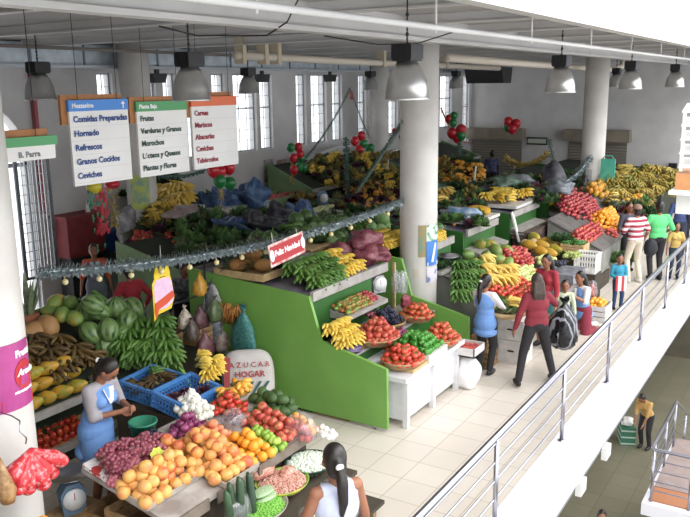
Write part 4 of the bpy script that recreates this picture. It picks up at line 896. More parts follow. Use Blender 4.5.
balloons([(357, 150, 'r'), (363, 144, 'g'), (354, 141, 'r'), (368, 154, 'g'), (371, 148, 'g'), (364, 156, 'g'), (363, 136, 'r')], 11.0, .12, 'cluster of green and red balloons above the yellow flowers', False)
balloons([(450, 133, 'r'), (457, 130, 'r'), (456, 138, 'r'), (461, 136, 'g')], None, .17, 'three red balloons and a green one right of the middle column', False, 24)
balloons([(449, 119, 'r'), (454, 116, 'g'), (453, 123, 'g')], None, .13, 'small balloon group with one red and two green above the three red ones', False, 24)
balloons([(507, 122, 'r'), (514, 124, 'r'), (510, 129, 'r'), (504, 127, 'g')], None, .18, 'red balloons with one green before the wide shutter hood', False, 29)
balloons([(396, 131, 'r'), (400, 137, 'r')], 6.4, .045, 'two small red balloons at the left side of the middle column', False)
# streamer below the first sign
c = at(94, 187, y=9)
t = thing('streamer', 'yellow balloon with long red and green paper streamers below the blue headed sign', 'decoration', c)
MB().ell((0, 0, 0), (.11, .11, .1), 14, 10).build('balloon', mat('balloon_yellow', 'c8b820', rough=.3), t)
q = MB()
for i in range(90):
    a = V((random.uniform(-.02, .17), random.uniform(-.06, .06), random.uniform(-.65, .0))); q.add([a, a+V((.05, 0, -.02)), a+V((.02, .02, -.1))], [(0, 1, 2)])
q.build('red_streamer', mat('streamer_red', 'b8303c', rough=.5), t)
q = MB()
for i in range(40):
    a = V((random.uniform(-.12, .1), random.uniform(-.06, .06), random.uniform(-.95, -.0)*(1 if i % 2 else .4))); q.add([a, a+V((.04, 0, -.02)), a+V((.02, .02, -.1))], [(0, 1, 2)])
q.build('green_streamer', mat('streamer_green', '2f7a5a', rough=.5), t)
c = at(112, 184, y=10)
t = thing('streamer', 'red balloon with gold tinsel tail between the first two signs', 'decoration', c); MB().ell((0, 0, 0), (.13, .13, .08), 14, 10).build('balloon', br_, t)
q = MB()
for i in range(90):
    a = V((random.uniform(-.07, .07), random.uniform(-.06, .06), random.uniform(-.7, .0))); q.add([a, a+V((.035, 0, -.02)), a+V((.02, .02, -.06))], [(0, 1, 2)])
q.build('gold_tail', tgold, t)
# ------------------------------------------------------------------ middle stall goods (bay one)
t = thing('wooden_tray', 'wooden tray with pineapples on top of the big green panel', 'tray', (8.6, 6.75, 1.72))
MB().box(-.42, -.35, .03, .5, .5, .045).box(-.43, -.36, .0, .51, -.34, .1).box(-.44, -.36, 0, -.42, .5, .1).box(.5, -.36, 0, .52, .5, .1).box(-.43, .49, 0, .51, .51, .1).build('tray_body', pale_wood, t)
for x, y, z, a in ((8.45, 6.62, 1.78, .3), (8.5, 6.85, 1.78, .1), (8.62, 7.05, 1.78, -.2), (8.3, 6.95, 1.78, .5), (8.5, 6.85, 1.92, .2)): put('pineapple', 'pineapple', 'brown pineapple lying on the wooden tray over the green panel', 'pineapple', 'pineapples on the wooden tray', (x, y, z), (0, -.25, a+2.4), 1.25)
for i in range(7): put('dark_greens', 'leaf_bundle', 'dark green leaves beside the pineapples', 'leaves', 'leaves beside the pineapples', (8.75+.12*(i % 3), 6.6+.15*(i//2), 1.78), (0, 0, i))
t = thing('wooden_tray', 'shallow wooden box with newspaper under the red banner', 'tray', (9.35, 6.7, 1.7)); MB().box(-.4, -.4, 0, .4, .4, .1).build('tray_body', pale_wood, t); MB().box(-.37, -.37, .1, .37, .37, .115).build('newspaper', mat('newsprint', '9a9290', '86807c', sc=14, rough=.9), t)
t = thing('wooden_tray', 'wooden box lid right of the banner, before the dark watermelons', 'tray', (10.1, 6.95, 1.72)); MB().box(-.4, -.3, 0, .42, .35, .12).build('tray_body', wood, t); MB().box(-.43, -.33, .12, .45, .38, .14).build('lid', pale_wood, t)
for i in range(24):
    x = 8.5+.15*(i % 8); y = 5.8+.2*(i//8); g_ = x < 9.02+.14*(i//8)
    put('plantain_bunch' if g_ else 'banana_bunch', 'banana_bunch', ('green banana bunch on the upper shelf of the middle stall' if g_ else 'yellow small banana bunch on the upper shelf of the middle stall'), 'bananas', 'green bananas on the upper shelf' if g_ else 'yellow bananas on the upper shelf', (x, y, 1.66+.03*random.random()+.06*(i//8)), (0, 0, -1.9+random.uniform(-.6, .6)), 1.12 if g_ else 1.2)
mb_ = mat('maroon_bag', '6c303a', '8c4a54', sc=9, rough=.35)
for i, (x, y, z) in enumerate(((9.85, 5.95, 1.66), (10.15, 5.9, 1.64), (10.0, 6.3, 1.68), (10.3, 6.3, 1.68), (10.05, 6.1, 1.86), (9.75, 6.3, 1.7), (10.25, 6.1, 1.84))):
    blob('maroon_sack', 'crumpled maroon plastic sack on the right end of the middle stall shelf', 'sack', (x+.2, y-.05, z), (.23, .2, .15), mb_, 50+i, .35, 'maroon sacks on the shelf')
# lower shelf goods
H('green_tomato', 'green_tomato', 'small green tomato with reddish ones on the lower shelf of the middle stall', 'vegetable', 'green tomatoes on the lower shelf', 9.02, 5.5, 1.29, .68, .3, .06, 2, ell=False, sl=.2, s=1.15)
H('plum', 'plum', 'small purple fruit at the right of the lower shelf', 'fruit', 'purple fruit on the lower shelf', 9.46, 5.52, 1.29, .28, .26, .06, 2, ell=False, sl=.2, s=.7)
# low goods at the panel shoulder
tag(blob('cloth', 'purple cloth under the yellow bananas on the panel shoulder', 'cloth', (8.4, 5.28, .9), (.25, .28, .05), cloth_p, 61, .2), 'purple cloth under the yellow bananas on the panel shoulder', 'cloth')
tag(MB().box(8.18, 5.06, .0, 8.64, 5.6, .93).build('wooden_box', wood), 'wooden box under the purple cloth, inside the green panel', 'box')
for i in range(9):
    put('banana_bunch', 'banana_bunch', 'yellow banana bunch on the purple cloth behind the green panel', 'bananas', 'bananas on the purple cloth', (8.28+.13*(i % 3), 5.18+.13*(i//3), .98+.07*(i//3)), (0, 0, -2.2+random.uniform(-.7, .7)), 1.2)
t = slat_crate(8.75, 5.42, .9, .3, .3, .2, 'small wooden crate behind the apples, beside the yellow bananas')
def fruit_basket(x, y, z, rx, ry, key, name, label, cat, group, blabel, d, layers, bm=None, h=.1, s=1):
    basket(x, y, z, rx, ry, blabel, m_=bm, hgt=h)
    H(key, name, label, cat, group, x, y, z+h*.45, rx*1.95, ry*1.95, d, layers, s=s)
fruit_basket(8.86, 5.02, .9, .33, .3, 'red_apple', 'apple', 'red and yellow apple heaped in the wicker basket behind the green panel', 'fruit', 'apples in the rear basket', 'wicker basket of apples behind the end of the big green panel', .086, 4)
basket(9.5, 5.2, .9, .27, .24, 'wicker basket of dark grapes left of the column')
for i in range(13):
    k = 'black_grapes' if i < 9 else 'red_grapes'
    put(k, 'grape_bunch', 'bunch of %s grapes in the basket left of the column' % ('black' if i < 9 else 'dark red'), 'grapes', 'black grapes by the column' if i < 9 else 'dark red grapes by the column', (9.42+.1*(i % 3)+(0.05 if i >= 9 else 0), (5.1 if i < 9 else 5.3)+.09*(i//3 % 3), .99+.05*(i//3 % 3)), (0, -.2, random.uniform(0, 6)), 1.0)
fruit_basket(10.05, 5.02, .9, .25, .25, 'tomato', 'tomato', 'orange red tomato in the basket in front of the middle column', 'tomato', 'tomatoes by the column', 'wicker basket of tomatoes in front of the middle column', .078, 3)
fruit_basket(8.62, 4.5, .74, .3, .27, 'bright_tomato', 'tomato', 'large red tomato in the basket at the near corner of the white counter', 'tomato', 'tomatoes at the counter corner', 'wicker basket at the near corner of the white counter', .09, 3)
tag(MB().box(8.45, 4.27, .72, 8.95, 4.75, .76).build('wooden_board', pale_wood), 'wooden board under the near tomato basket on the white counter', 'board')
t = thing('white_tray', 'white carton tray of green peppers on the white counter', 'tray', (9.15, 4.52, .72)); MB().box(-.26, -.27, 0, .3, .3, .1).build('tray_body', foam, t)
H('green_pepper', 'green_pepper', 'shiny green bell pepper on the white counter tray', 'pepper', 'green peppers on the counter', 9.15, 4.55, .82, .52, .56, .08, 3, ell=False)
H('red_onion', 'red_onion', 'purple onion behind the green peppers on the white counter', 'onion', 'onions behind the peppers', 9.35, 4.95, .82, .4, .2, .07, 2, s=.85)
tag(MB().box(9.1, 4.84, .72, 9.75, 5.05, .82).build('wooden_box', wood), 'low wooden box under the purple onions on the white counter', 'box')
fruit_basket(9.68, 4.45, .74, .28, .27, 'tomato', 'tomato', 'red tomato in the basket at the far end of the white counter', 'tomato', 'tomatoes at the far counter end', 'wicker basket at the far end of the white counter', .08, 4)
H('tomato', 'tomato', 'single file red tomato between the apple basket and the green peppers', 'tomato', 'tomatoes behind the peppers', 8.98, 4.87, .74, .16, .16, .08, 2)
# sack with strawberries at counter end
blob('white_sack', 'full white sack standing at the far end of the white counter', 'sack', (10.1, 4.22, .0), (.2, .19, .27), mat('sack_white', 'e6e4e4', 'd6d4d6', sc=7, rough=.7), 70, .12)
t = thing('strawberry_crate', 'white carton of strawberries on the white sack', 'crate', (10.12, 4.22, .5)); MB().box(-.2, -.17, 0, .2, .17, .02).box(-.2, -.17, 0, .2, -.155, .13).box(-.2, .155, 0, .2, .17, .13).box(-.2, -.17, 0, -.185, .17, .13).box(.185, -.17, 0, .2, .17, .13).build('carton', foam, t)
H('small_red_fruit', 'strawberry', 'strawberry in the white carton on the sack', 'fruit', 'strawberries in the carton', 10.12, 4.22, .53, .36, .3, .05, 2, ell=False, s=.7)
slat_crate(11.05, 4.35, 0, .36, .3, .26, 'empty wooden crate on the floor, lower of two behind the white sack'); slat_crate(11.02, 4.37, .262, .36, .28, .24, 'empty wooden crate behind the white sack, upper of two')
sd = at(378, 292, z=1.25)
scale_dial((sd.x, sd.y, 1.25), 'white round hanging scale dial left of the middle column', rz=-.5, pan=False, h=.26, mb=mat('scale_grey', 'a8a8aa', rough=.5))
tag(MB().box(sd.x-.05, sd.y, .89, sd.x+.05, sd.y+.06, 1.25).build('scale_post', dgreen), 'green post under the white scale dial near the middle column', 'post')
tag(MB().lathe([(0, .0), (.08, .005), (.16, .05), (.165, .05), (.08, -.005), (0, -.01)], 24, cap=False).tube([(0, 0, 0), (0, 0, -.12)], .04).build('scale_pan', mat('dull_pan', '7a8078', rough=.35, metal=.8), None, (9.55, 5.5, 1.02)), 'dull metal scale pan above the black grapes', 'scale pan')
for i in range(4): blob('plastic_bag', 'clear plastic shopping bag roll hanging by the middle column', 'bag', (10.3, 5.36+.05*i, 1.2), (.09, .05, .2), film, 80+i, .2, 'clear bags by the middle column')
blob('red_bag', 'dark pink plastic bag hanging below the clear bags by the column', 'bag', (10.3, 5.33, .98), (.13, .06, .12), mat('pink_bag', '9c3a48', '7a2c3a', sc=6, rough=.5), 85, .25)
tag(MB().box(10.44, 5.6, .9, 10.48, 5.64, 1.62).build('wooden_post', pale_wood), 'thin wooden post beside the hanging bags at the middle column', 'post')
# behind, upper shelf: watermelons, cabbages, yellow bananas
for x, y, z in ((10.9, 7.5, 1.85), (11.25, 7.6, 1.85), (11.6, 7.55, 1.85), (11.1, 7.9, 2.0), (11.45, 7.95, 2.0), (11.9, 7.7, 1.85), (10.6, 7.4, 1.85), (10.3, 7.35, 1.82)):
    put('dark_watermelon', 'watermelon', 'dark green melon on the upper shelf behind the red banner', 'melon', 'dark melons on the shelf', (x, y, z))
tag(MB().box(9.9, 7.15, 0, 12.4, 8.2, 1.72).build('back_counter', MATS['dark_rack']), 'dark counter under the dark green melons', 'counter')
for x, y, z in ((11.7, 6.55, 1.84), (11.95, 6.6, 1.84), (12.2, 6.75, 1.84), (11.85, 6.6, 2.02)): put('cabbage', 'cabbage', 'pale green cabbage on the shelf left of the middle column', 'cabbage', 'cabbages on the shelf', (x, y, z))
for i in range(14): put('banana_bunch', 'banana_bunch', 'yellow banana bunch on the shelf directly left of the middle column', 'bananas', 'yellow bananas by the column', (10.95+.14*(i % 5), 6.1+.15*(i//5), 1.7+.04*(i//5)), (0, 0, -2+random.uniform(-.5, .5)), 1.25)
for i in range(3): blob('clear_bag', 'clear bag of pale goods behind the maroon sacks', 'bag', (11.2+.3*i, 7.0, 1.72), (.14, .12, .16), mat('pale_goods', 'a8a4b0', '8a8698', sc=10, rough=.3), 90+i, .2, 'pale bags behind the maroon sacks')
# hanging goods on the big panel's rear part
for i in range(5): put('carrot_bunch', 'carrot_bunch', 'bunch of dull orange carrots hanging at the back end of the big green panel', 'carrots', 'carrots at the green panel', (8.02, 6.75+.09*i, 1.36-.05*(i % 2)), (0, 1.35, random.uniform(-.3, .3)), .9)
pouch('teal_bag', 'teal net bag hanging below the carrots on the big green panel', 'bag', (8.0, 6.62, .62), (.07, .2), .75, mat('teal_net', '2c7470', '5a9a94', sc=30, rough=.5))
pouch('plastic_bag', 'dark clear bag hanging left of the carrots on the green panel', 'bag', (8.0, 7.2, .7), (.08, .17), .95, mat('dark_bag', '55585c', '8a8e90', sc=14, rough=.25))
blob('plastic_bag', 'whitish bag hanging at the top back corner of the green panel', 'bag', (8.02, 7.15, 1.35), (.05, .1, .16), mat('pale_bag', 'b8b4b4', '8e8a8c', sc=16, rough=.3), 97, .3)
# sack before the big panel
t = thing('printed_sack', 'white sugar sack with red letters leaning on the big green panel', 'sack', (7.66, 6.3, .02)); t.rotation_euler = (R(-8), 0, R(-52)); t.scale = (1.3,)*3
sk = mat('sack_cloth', 'd6d0cc', 'c4bdb9', sc=5, rough=.8)
def sfn(x, y, z): return (x*(1+.05*sin(5*z)), y*(1+.12*sin(6*x)), z)
q = MB().ell((0, 0, .33), (.27, .11, .35), 22, 14, fn=lambda x, y, z: (math.copysign(abs(x)**.5, x), y, math.copysign(abs(z)**.6, z))); q.build('sack_body', sk, t)
X = face_frame((0, -.118, .0), (1, 0, 0), (0, 0, 1))
obj('lettering', text_mesh('A Z U C A R', .075, mat('ink_red', 'b8484c', rough=.7), 'CENTER', X @ M.Translation((.02, .52, 0)), .001, .001), t)
obj('lettering', text_mesh('HOGAR', .085, mat('ink_red', 'b8484c', rough=.7), 'CENTER', X @ M.Translation((.02, .42, 0)), .001, .002), t)
q = MB()
for i in range(4): q.prism([(-.16+.08*i, .2), (-.13+.08*i, .2), (-.0+.08*i-.02, .37), (-.03+.08*i-.02, .37)], 'z', 0, .004, X=X)
q.build('green_stripes', mat('ink_green', '3f6a66', rough=.7), t)
MB().prism([(-.25, .05), (-.2, .05), (-.17, .62), (-.23, .64)], 'z', 0, .004, X=X).build('red_stripe', MATS['ink_red'], t)
pouch('black_bag', 'shiny black plastic bag left of the printed sack', 'bag', (7.3, 6.75, .0), (.22, .22), .75, mat('black_bag', '1c1d20', '2c2e32', sc=8, rough=.25))
# gap between the rack and the panel: stacked goods
def rack_goods():
    tag(MB().box(7.15, 7.3, 0, 8.0, 8.1, .85).build('goods_table', MATS['dark_board']), 'dark low table behind the black bag, loaded with bags', 'table')
    slat_crate(7.35, 7.5, .85, .4, .35, .2, 'small wooden crate on the dark low table, left side'); slat_crate(7.75, 7.3, .86, .35, .35, .22, 'brown wicker like crate beside the hanging dark bags')
    for i, (px, py, r, c1, c2) in enumerate(((205, 345, .16, '5a2c34', '7a4a50'), (222, 340, .15, 'b8b0aa', '8a6a5a'), (208, 365, .14, '6a4a34', '8a6a4a'), (192, 330, .13, '6a5a50', '3f3834'), (215, 310, .15, '4a5a3a', '6a7a50'), (200, 318, .14, '4a2c30', '6a4448'), (228, 365, .15, 'a8a6a8', '77757a'), (185, 318, .13, 'c8bca8', '8a7a68'), (226, 318, .12, 'c8c4c0', '8c8884'), (200, 285, .13, 'c8922f', 'a87828'))):
        y = 6.95+.12*(i % 3); p = at(px, py, y=y)
        n = ('dark red bag', 'whitish bag of nuts', 'brown bag', 'grey brown bag', 'olive bag', 'maroon mesh bag', 'grey clear bag', 'cream coloured bag', 'white bag', 'bag of yellow fruit')[i]
        pouch('goods_bag', n+' hanging among the goods left of the big green panel', 'bag', (p.x, y, p.z-r*1.1), (r*.8, r*.6), r*2.3, mat('goods_%d' % i, c1, c2, sc=16, rough=.4))
    t = thing('bag_rack', 'dark metal rack carrying the hanging bags left of the big green panel', 'rack', (7.55, 7.25, 0))
    MB().tube([(-.5, 0, 0), (-.5, 0, 2.0), (.42, 0, 2.0), (.42, 0, 0)], .015, 6).tube([(-.5, .0, 1.5), (.42, 0, 1.5)], .01, 6).tube([(-.5, .0, 1.1), (.42, 0, 1.1)], .01, 6).build('tubes', darkg, t)
rack_goods()
# left rack goods (tilted surface z = .9 + .46 (y - 7))
RS = .46
def RZ(y): return .88+RS*(y-7)
for j in range(4):
    for i in range(6):
        put('papaya', 'papaya', 'yellow green papaya at the front of the dark rack beside the left column', 'papaya', 'papayas on the rack', (4.55+.2*i+.1*(j % 2)-(.1 if j == 3 else 0), 7.08+.2*j, RZ(7.08+.2*j)+.08+(.04 if j == 2 else 0)), (pi/2-.3+random.uniform(-.1, .1), 0, .5+random.uniform(-.3, .3)), .95)
for i in range(5): put('papaya', 'papaya', 'yellow green papaya lying on top of the front papaya rows', 'papaya', 'papayas on top', (4.75+.2*i, 7.3, RZ(7.3)+.22), (pi/2-.3, 0, .8), .95)
for i in range(16): put('brown_plantain_bunch', 'plantain_bunch', 'dark brown plantain bunch in the middle of the dark rack', 'plantains', 'brown plantains on the rack', (5.45+.17*(i % 4)-.08*(i//4), 7.35+.14*(i//4), RZ(7.35+.14*(i//4))+.06+.05*(i % 3)), (0, .2, -1.8+random.uniform(-.7, .7)), 1.1)
for px, py, z in ((47, 326, 1.5), (35, 332, 1.46), (40, 343, 1.36), (28, 340, 1.4)):
    p = at(px, py, z=z); put('squash', 'squash', 'large tan squash at the left of the rack, above the papayas', 'squash', 'tan squashes on the rack', p, (1.2, .2, random.uniform(0, 6)), 1.0)
for px, py, z in ((56, 302, 1.7), (70, 303, 1.68), (74, 318, 1.56), (52, 312, 1.6), (62, 314, 1.6)):
    p = at(px, py, z=z); put('green_papaya', 'green_papaya', 'big green papaya between the squashes and the watermelons', 'papaya', 'green papayas on the rack', p, (1.3, .2, random.uniform(0, 6)), 1.0)
for px, py, z in ((85, 313, 1.56), (99, 311, 1.6), (116, 308, 1.6), (90, 333, 1.4), (108, 330, 1.42), (127, 320, 1.46), (93, 305, 1.7), (122, 335, 1.3), (133, 308, 1.55), (104, 347, 1.2)):
    p = at(px, py, z=z); put('watermelon', 'watermelon', 'striped watermelon in the pile on the dark rack', 'watermelon', 'watermelons on the rack', p, (random.uniform(.2, 1.2), random.uniform(-.3, .3), random.uniform(0, 6)), .88)
for i in range(20):
    px, py = 118+10*(i % 5)+3*(i//5), 326+11*(i//5); z = 1.35-.1*(i//5); p = at(px, py, z=z)
    put('plantain_bunch', 'plantain_bunch', 'bright green plantain bunch right of the watermelons on the rack', 'plantains', 'green plantains on the rack', p, (0, .35, -2.0+random.uniform(-.5, .5)), 1.15)
for i in range(46):
    k = ('red_pepper', 'small_red_fruit', 'green_tomato')[0 if i % 7 < 5 else (1 if i % 7 == 5 else 2)]
    put('red_pepper', 'red_pepper', 'dull red pepper on the low shelf beside the left column', 'pepper', 'red peppers on the low shelf', (4.5+.09*(i % 13), 7.04+.09*(i//13), .47+.04*(i//13)), None, .9)
for i in range(3): put('dark_greens', 'leaf_bundle', 'dark leaves among the red peppers on the low shelf', 'leaves', 'leaves on the low shelf', (5.0+.15*i, 7.2, .52), (0, 0, i), .6)
t = thing('snake_plant', 'snake plant with long upright leaves beside the left column', 'plant', at(28, 318, y=8.2)+V((0, 0, -.15)))
MB().lathe([(0, 0), (.11, 0), (.14, .2), (0, .2)], 18, cap=False).build('pot', mat('terracotta_pot', '9a5a3c', rough=.8), t); q = MB()
for i in range(14):
    a = random.uniform(0, 6.28); l = random.uniform(.35, .6); o_ = V((cos(a)*.06, sin(a)*.06, .18)); e = o_+V((cos(a)*l*.4, sin(a)*l*.4, l)); s = V((-sin(a), cos(a), 0))*.025
    q.add([o_-s, o_+s, o_.lerp(e, .5)+s*1.2, e, o_.lerp(e, .5)-s*1.2], [(0, 1, 2, 3, 4)])
q.build('leaves', mat('snake_leaf', '5a6a4a', '7a8a62', sc=20, rough=.5), t)
blob('plastic_bag', 'whitish crumpled plastic bag at the corner of the papaya shelf', 'bag', (5.83, 7.02, .86), (.11, .1, .14), MATS['pale_bag'], 131, .3)
# ------------------------------------------------------------------ second and third stalls of the front row
def SB(y): return .72+.36*(y-4.15)        # table under bananas / tomatoes
def on(px, py, f=SB):                       # point on the sloped table seen at a pixel of the photo
    d = AR*((px-345)/FPX)+AU*((258.5-py)/FPX)+AF; lo, hi = 3, 40
    for _ in range(50):
        m_ = (lo+hi)/2; p = EYE+d*m_
        if p.z > f(p.y): lo = m_
        else: hi = m_
    return EYE+d*lo
def pheap(key, name, label, cat, group, px, py, w, l, d, layers, f=SB, dz=0, **k):
    p = on(px, py+4, f); sl = (f(p.y+.1)-f(p.y))/.1; H(key, name, label, cat, group, p.x, p.y, f(p.y)+dz, w, l, d, layers, sl=sl, **k)
pheap('bright_tomato', 'plum_tomato', 'bright red tomato in the big heap before the woman with the maroon jacket', 'tomato', 'tomatoes in the big heap', 514, 291, 1.35, .62, .1, 2, ell=False, s=1.1)
pheap('small_red_fruit', 'small_red_fruit', 'small red and yellow fruit in the heap behind the yellow ones', 'fruit', 'small red fruits', 516, 257, 1.1, .6, .085, 3, s=1.2)
pheap('guava', 'yellow_fruit', 'small yellow fruit between the melons and the red tomatoes', 'fruit', 'small yellow fruits', 524, 275, 1.0, .4, .075, 3, s=.9)
pheap('small_peach', 'small_peach', 'pinkish small fruit right of the small yellow fruits', 'fruit', 'pinkish small fruits', 542, 275, .5, .4, .075, 2)
pheap('guava', 'guava', 'pale green yellow fruit below the papayas at the right of the stall', 'fruit', 'pale fruits at the right', 548, 261, .6, .45, .08, 2)
for px, py in ((468, 257), (480, 246), (486, 258), (496, 252), (500, 262), (507, 252), (475, 268), (492, 270), (500, 273), (489, 246), (508, 266)):
    p = on(px, py+6); put('green_papaya', 'green_papaya', 'big green papaya above the yellow bananas in the second stall', 'papaya', 'green papayas of the second stall', p+V((0, 0, .14)), (random.uniform(.6, 1.5), 0, random.uniform(0, 6)), 1.1)
for px, py in ((488, 265), (494, 283), (482, 262)):
    p = on(px, py+5); put('melon', 'melon', 'pale brown round melon among the green papayas', 'melon', 'melons among the papayas', p+V((0, 0, .1)))
for px, py in ((525, 243), (533, 242), (541, 245)):
    p = on(px, py+6); put('melon', 'melon', 'pale netted melon left of the long papayas', 'melon', 'netted melons', p+V((0, 0, .1)), s=.95)
for px, py in ((534, 238), (541, 246), (547, 243), (540, 252), (549, 254), (529, 246), (555, 250)):
    p = on(px, py+6); put('papaya', 'papaya', 'long orange green papaya at the back right of the second stall', 'papaya', 'long papayas', p+V((0, 0, .14)), (pi/2, 0, -.5+random.uniform(-.3, .3)), 1.25)
for i in range(9):
    p = on(478+8*(i % 4), 286-10*(i//4)); put('big_banana_bunch', 'banana_bunch', 'big yellow banana bunch in the second stall', 'bananas', 'yellow bananas of the second stall', p+V((0, 0, .05)), (0, .2, -1.9+random.uniform(-.5, .5)), 1.25)
for i in range(12):
    p = on(456+8*(i % 3), 302-10*(i//3)); put('plantain_bunch', 'plantain_bunch', 'green plantain bunch behind the woman with the bowl', 'plantains', 'green plantains of the second stall', p+V((0, 0, .06)), (0, .1, -2+random.uniform(-.6, .6)), 1.1)
for i in range(12):
    p = on(502+7*(i % 4), 300-6*(i//4)); put('grey_herbs', 'herb_bundle', 'green and reddish herb bundle between bananas and tomatoes', 'herbs', 'herb bundles of the second stall', p+V((0, 0, .03)), (0, 0, i), 1)
for i in range(8):
    p = on(484+6*(i % 4), 305+5*(i//4)); put('leafy_greens', 'green_vegetable', 'green leafy vegetable left of the wide bowl', 'vegetables', 'leafy vegetables behind the bowl', p+V((0, 0, .05)), (0, 0, i), .9)
# bowl held by the woman
bw = at(503, 315, z=1.0)
BO = (11.02, 3.98, .86)
t = tag(MB().lathe([(0, 0), (.7, 0), (.95, .07), (1, .11), (1.02, .11), (.93, .04), (0, .02)], 30, sx=.33, sy=.3, cap=False).build('shallow_basket', MATS['pale_wood'], None, BO), 'wide shallow basket held by the woman in the blue tabard', 'basket')
for i in range(12): put('leafy_greens' if i % 2 else 'grey_herbs', 'green_vegetable', 'green vegetable in the shallow basket held by the woman', 'vegetables', 'vegetables in the held basket', (BO[0]-.15+.1*(i % 4), BO[1]-.12+.12*(i//4), BO[2]+.08), (0, 0, i), .6)
for i in range(2): put('big_banana_bunch', 'banana_hand', 'pale yellow banana hand in the held shallow basket', 'bananas', None, (BO[0]+.02, BO[1]+.1*i, BO[2]+.13), (0, 0, -.6+.3*i), .9) if i == 0 else None
blob('plastic_bag', 'white plastic bag lying in the held shallow basket', 'bag', (BO[0]+.2, BO[1]+.02, BO[2]+.1), (.09, .06, .05), white, 140, .25)
# white boxes stacked on floor
box(11.55, 4.02, 0, .42, .42, .36, 'white carton box on the floor, lower of two before the maroon jacket', foam); box(11.56, 4.04, .365, .42, .42, .33, 'white carton box, upper of two before the maroon jacket', foam)
# bags with dark and green grapes, tomatoes in net
for i in range(5): p = at(561, 268, z=1.0); put('black_grapes', 'grape_bunch', 'bunch of dark grapes in the white lined box at the stall corner', 'grapes', 'dark grapes at the stall corner', p+V((.1*(i % 3)-.1, .12*(i//3), .05)), (0, 0, i), 1.1)
for i in range(5): p = at(575, 258, z=1.05); put('green_grapes', 'grape_bunch', 'bunch of green grapes beside the white basket', 'grapes', 'green grapes at the stall corner', p+V((.1*(i % 3)-.1, .12*(i//3), .03)), (0, 0, i), 1.1)
p = at(565, 275, z=.85); tag(MB().box(-.35, -.25, -.85, .45, .5, .0).build('white_lined_box', mat('grey_liner', '8a8a94', '5c5c68', sc=6, rough=.5), None, (p.x, p.y, .93)), 'box lined with white plastic under the grapes', 'box')
p = at(587, 270, z=.75); plastic_crate(p.x, p.y, .72, .4, .4, .36, 'tall white plastic basket right of the grapes', white, 0)
tag(MB().box(p.x-.22, p.y-.22, 0, p.x+.22, p.y+.22, .72).build('stand_box', MATS['dark_board']), 'dark box under the tall white plastic basket', 'box')
p = at(591, 292, z=.45); clear_bag((p.x, p.y, .3), (.14, .12, .22), 'clear bag packed with small red tomatoes below the white basket', 'small_red_fruit', 34, 'red tomatoes in the tall bag', ('bagged_tomato', 'small red tomato in the tall clear bag below the white basket', 'tomato'), s=.9)  # plain small tomatoes, no separate variety, just packed in a bag
tag(MB().box(p.x-.2, p.y-.2, 0, p.x+.2, p.y+.2, .3).build('stand_box', wood), 'wooden box under the bag of small red tomatoes', 'box')
p = at(597, 305, z=.25); slat_crate(p.x, p.y, 0, .5, .42, .3, 'low pale crate of oranges near the little boy', foam, name='fruit_crate')
H('orange', 'orange', 'small orange in the pale crate near the little boy', 'fruit', 'oranges near the boy', p.x, p.y, .24, .42, .34, .075, 2, s=.8, ell=False)
# green chilis boxes
for px, py, l in ((575, 243, 'brown wooden box of green chilis, nearest the apples'), (560, 240, 'brown wooden box of green leaves left of the chili box')):
    p = at(px, py, z=1.15); slat_crate(p.x, p.y, 1.0, .45, .45, .16, l, pale_wood)
    tag(MB().box(p.x-.2, p.y-.2, 0, p.x+.2, p.y+.2, 1.0).build('stand_box', MATS['dark_board']), 'dark stand under the '+l[6:], 'stand')
    for i in range(12): put('green_chili_pile' if px == 575 else 'dark_greens', 'green_chili' if px == 575 else 'leaf_bundle', 'green chili pods in the wooden box nearest the apples' if px == 575 else 'dark leaves in the left one of the chili boxes', 'chili' if px == 575 else 'leaves', 'chilis in the box' if px == 575 else 'leaves in the box', (p.x-.15+.1*(i % 4), p.y-.13+.12*(i//4), 1.14), (0, 0, i), 1.1)
def SCf(y): return .85+.5*(y-4.0)
pheap('plum', 'red_apple', 'red apple in the large heap left of the oranges, right of the chili box', 'fruit', 'red apples of the third stall', 579, 205, 2.1, .85, .1, 3, SCf, s=1.15)
pheap('small_red_fruit', 'purple_plum', 'purplish red plum in the front of the third stall', 'fruit', 'plums of the third stall', 588, 231, 1.9, .4, .09, 2, SCf, s=1.2)
pheap('orange', 'orange', 'bright orange in the heap beside the man in the striped shirt', 'fruit', 'oranges of the third stall', 607, 219, 1.4, .62, .1, 4, SCf, s=1.12)
pheap('mango', 'mango', 'orange yellow mango behind the apples at the right hand column', 'fruit', 'mangoes by the column', 598, 189, 1.3, .5, .15, 2, SCf)
pheap('plum', 'red_apple', 'dark red fruit right of the mangoes under the column', 'fruit', 'dark red fruit under the column', 616, 190, 1.0, .4, .1, 2, SCf, s=1.2)
pheap('plum', 'dark_plum', 'dark red plum at the back left of the third stall', 'fruit', 'dark plums of the third stall', 566, 189, 1.2, .35, .1, 2, SCf, s=1.15)
pheap('small_red_fruit', 'red_tomato', 'red tomato at the front tip of the orange heap', 'tomato', 'tomatoes at the orange heap', 612, 231, .5, .3, .08, 2, SCf)
for i in range(6): p = on(612+3*i, 213-4*i, SCf); put('big_banana_bunch', 'banana_bunch', 'yellow banana bunch at the right rim of the third stall', 'bananas', 'bananas of the third stall', p+V((0, 0, .2)), (0, 0, i), .9)
for i in range(10):
    p = at(612+4*(i % 5), 252+9*(i//5), z=.4); put('leafy_greens', 'leafy_vegetable', 'leafy greens at the foot of the third stall near the boy', 'vegetables', 'greens at the foot of the third stall', p, (0, 0, i), 1.7)
tag(MB().box(16.2, 3.95, 0, 17.3, 4.35, .3).build('low_box', MATS['dark_board']), 'low dark box under the leafy greens near the boy', 'box')
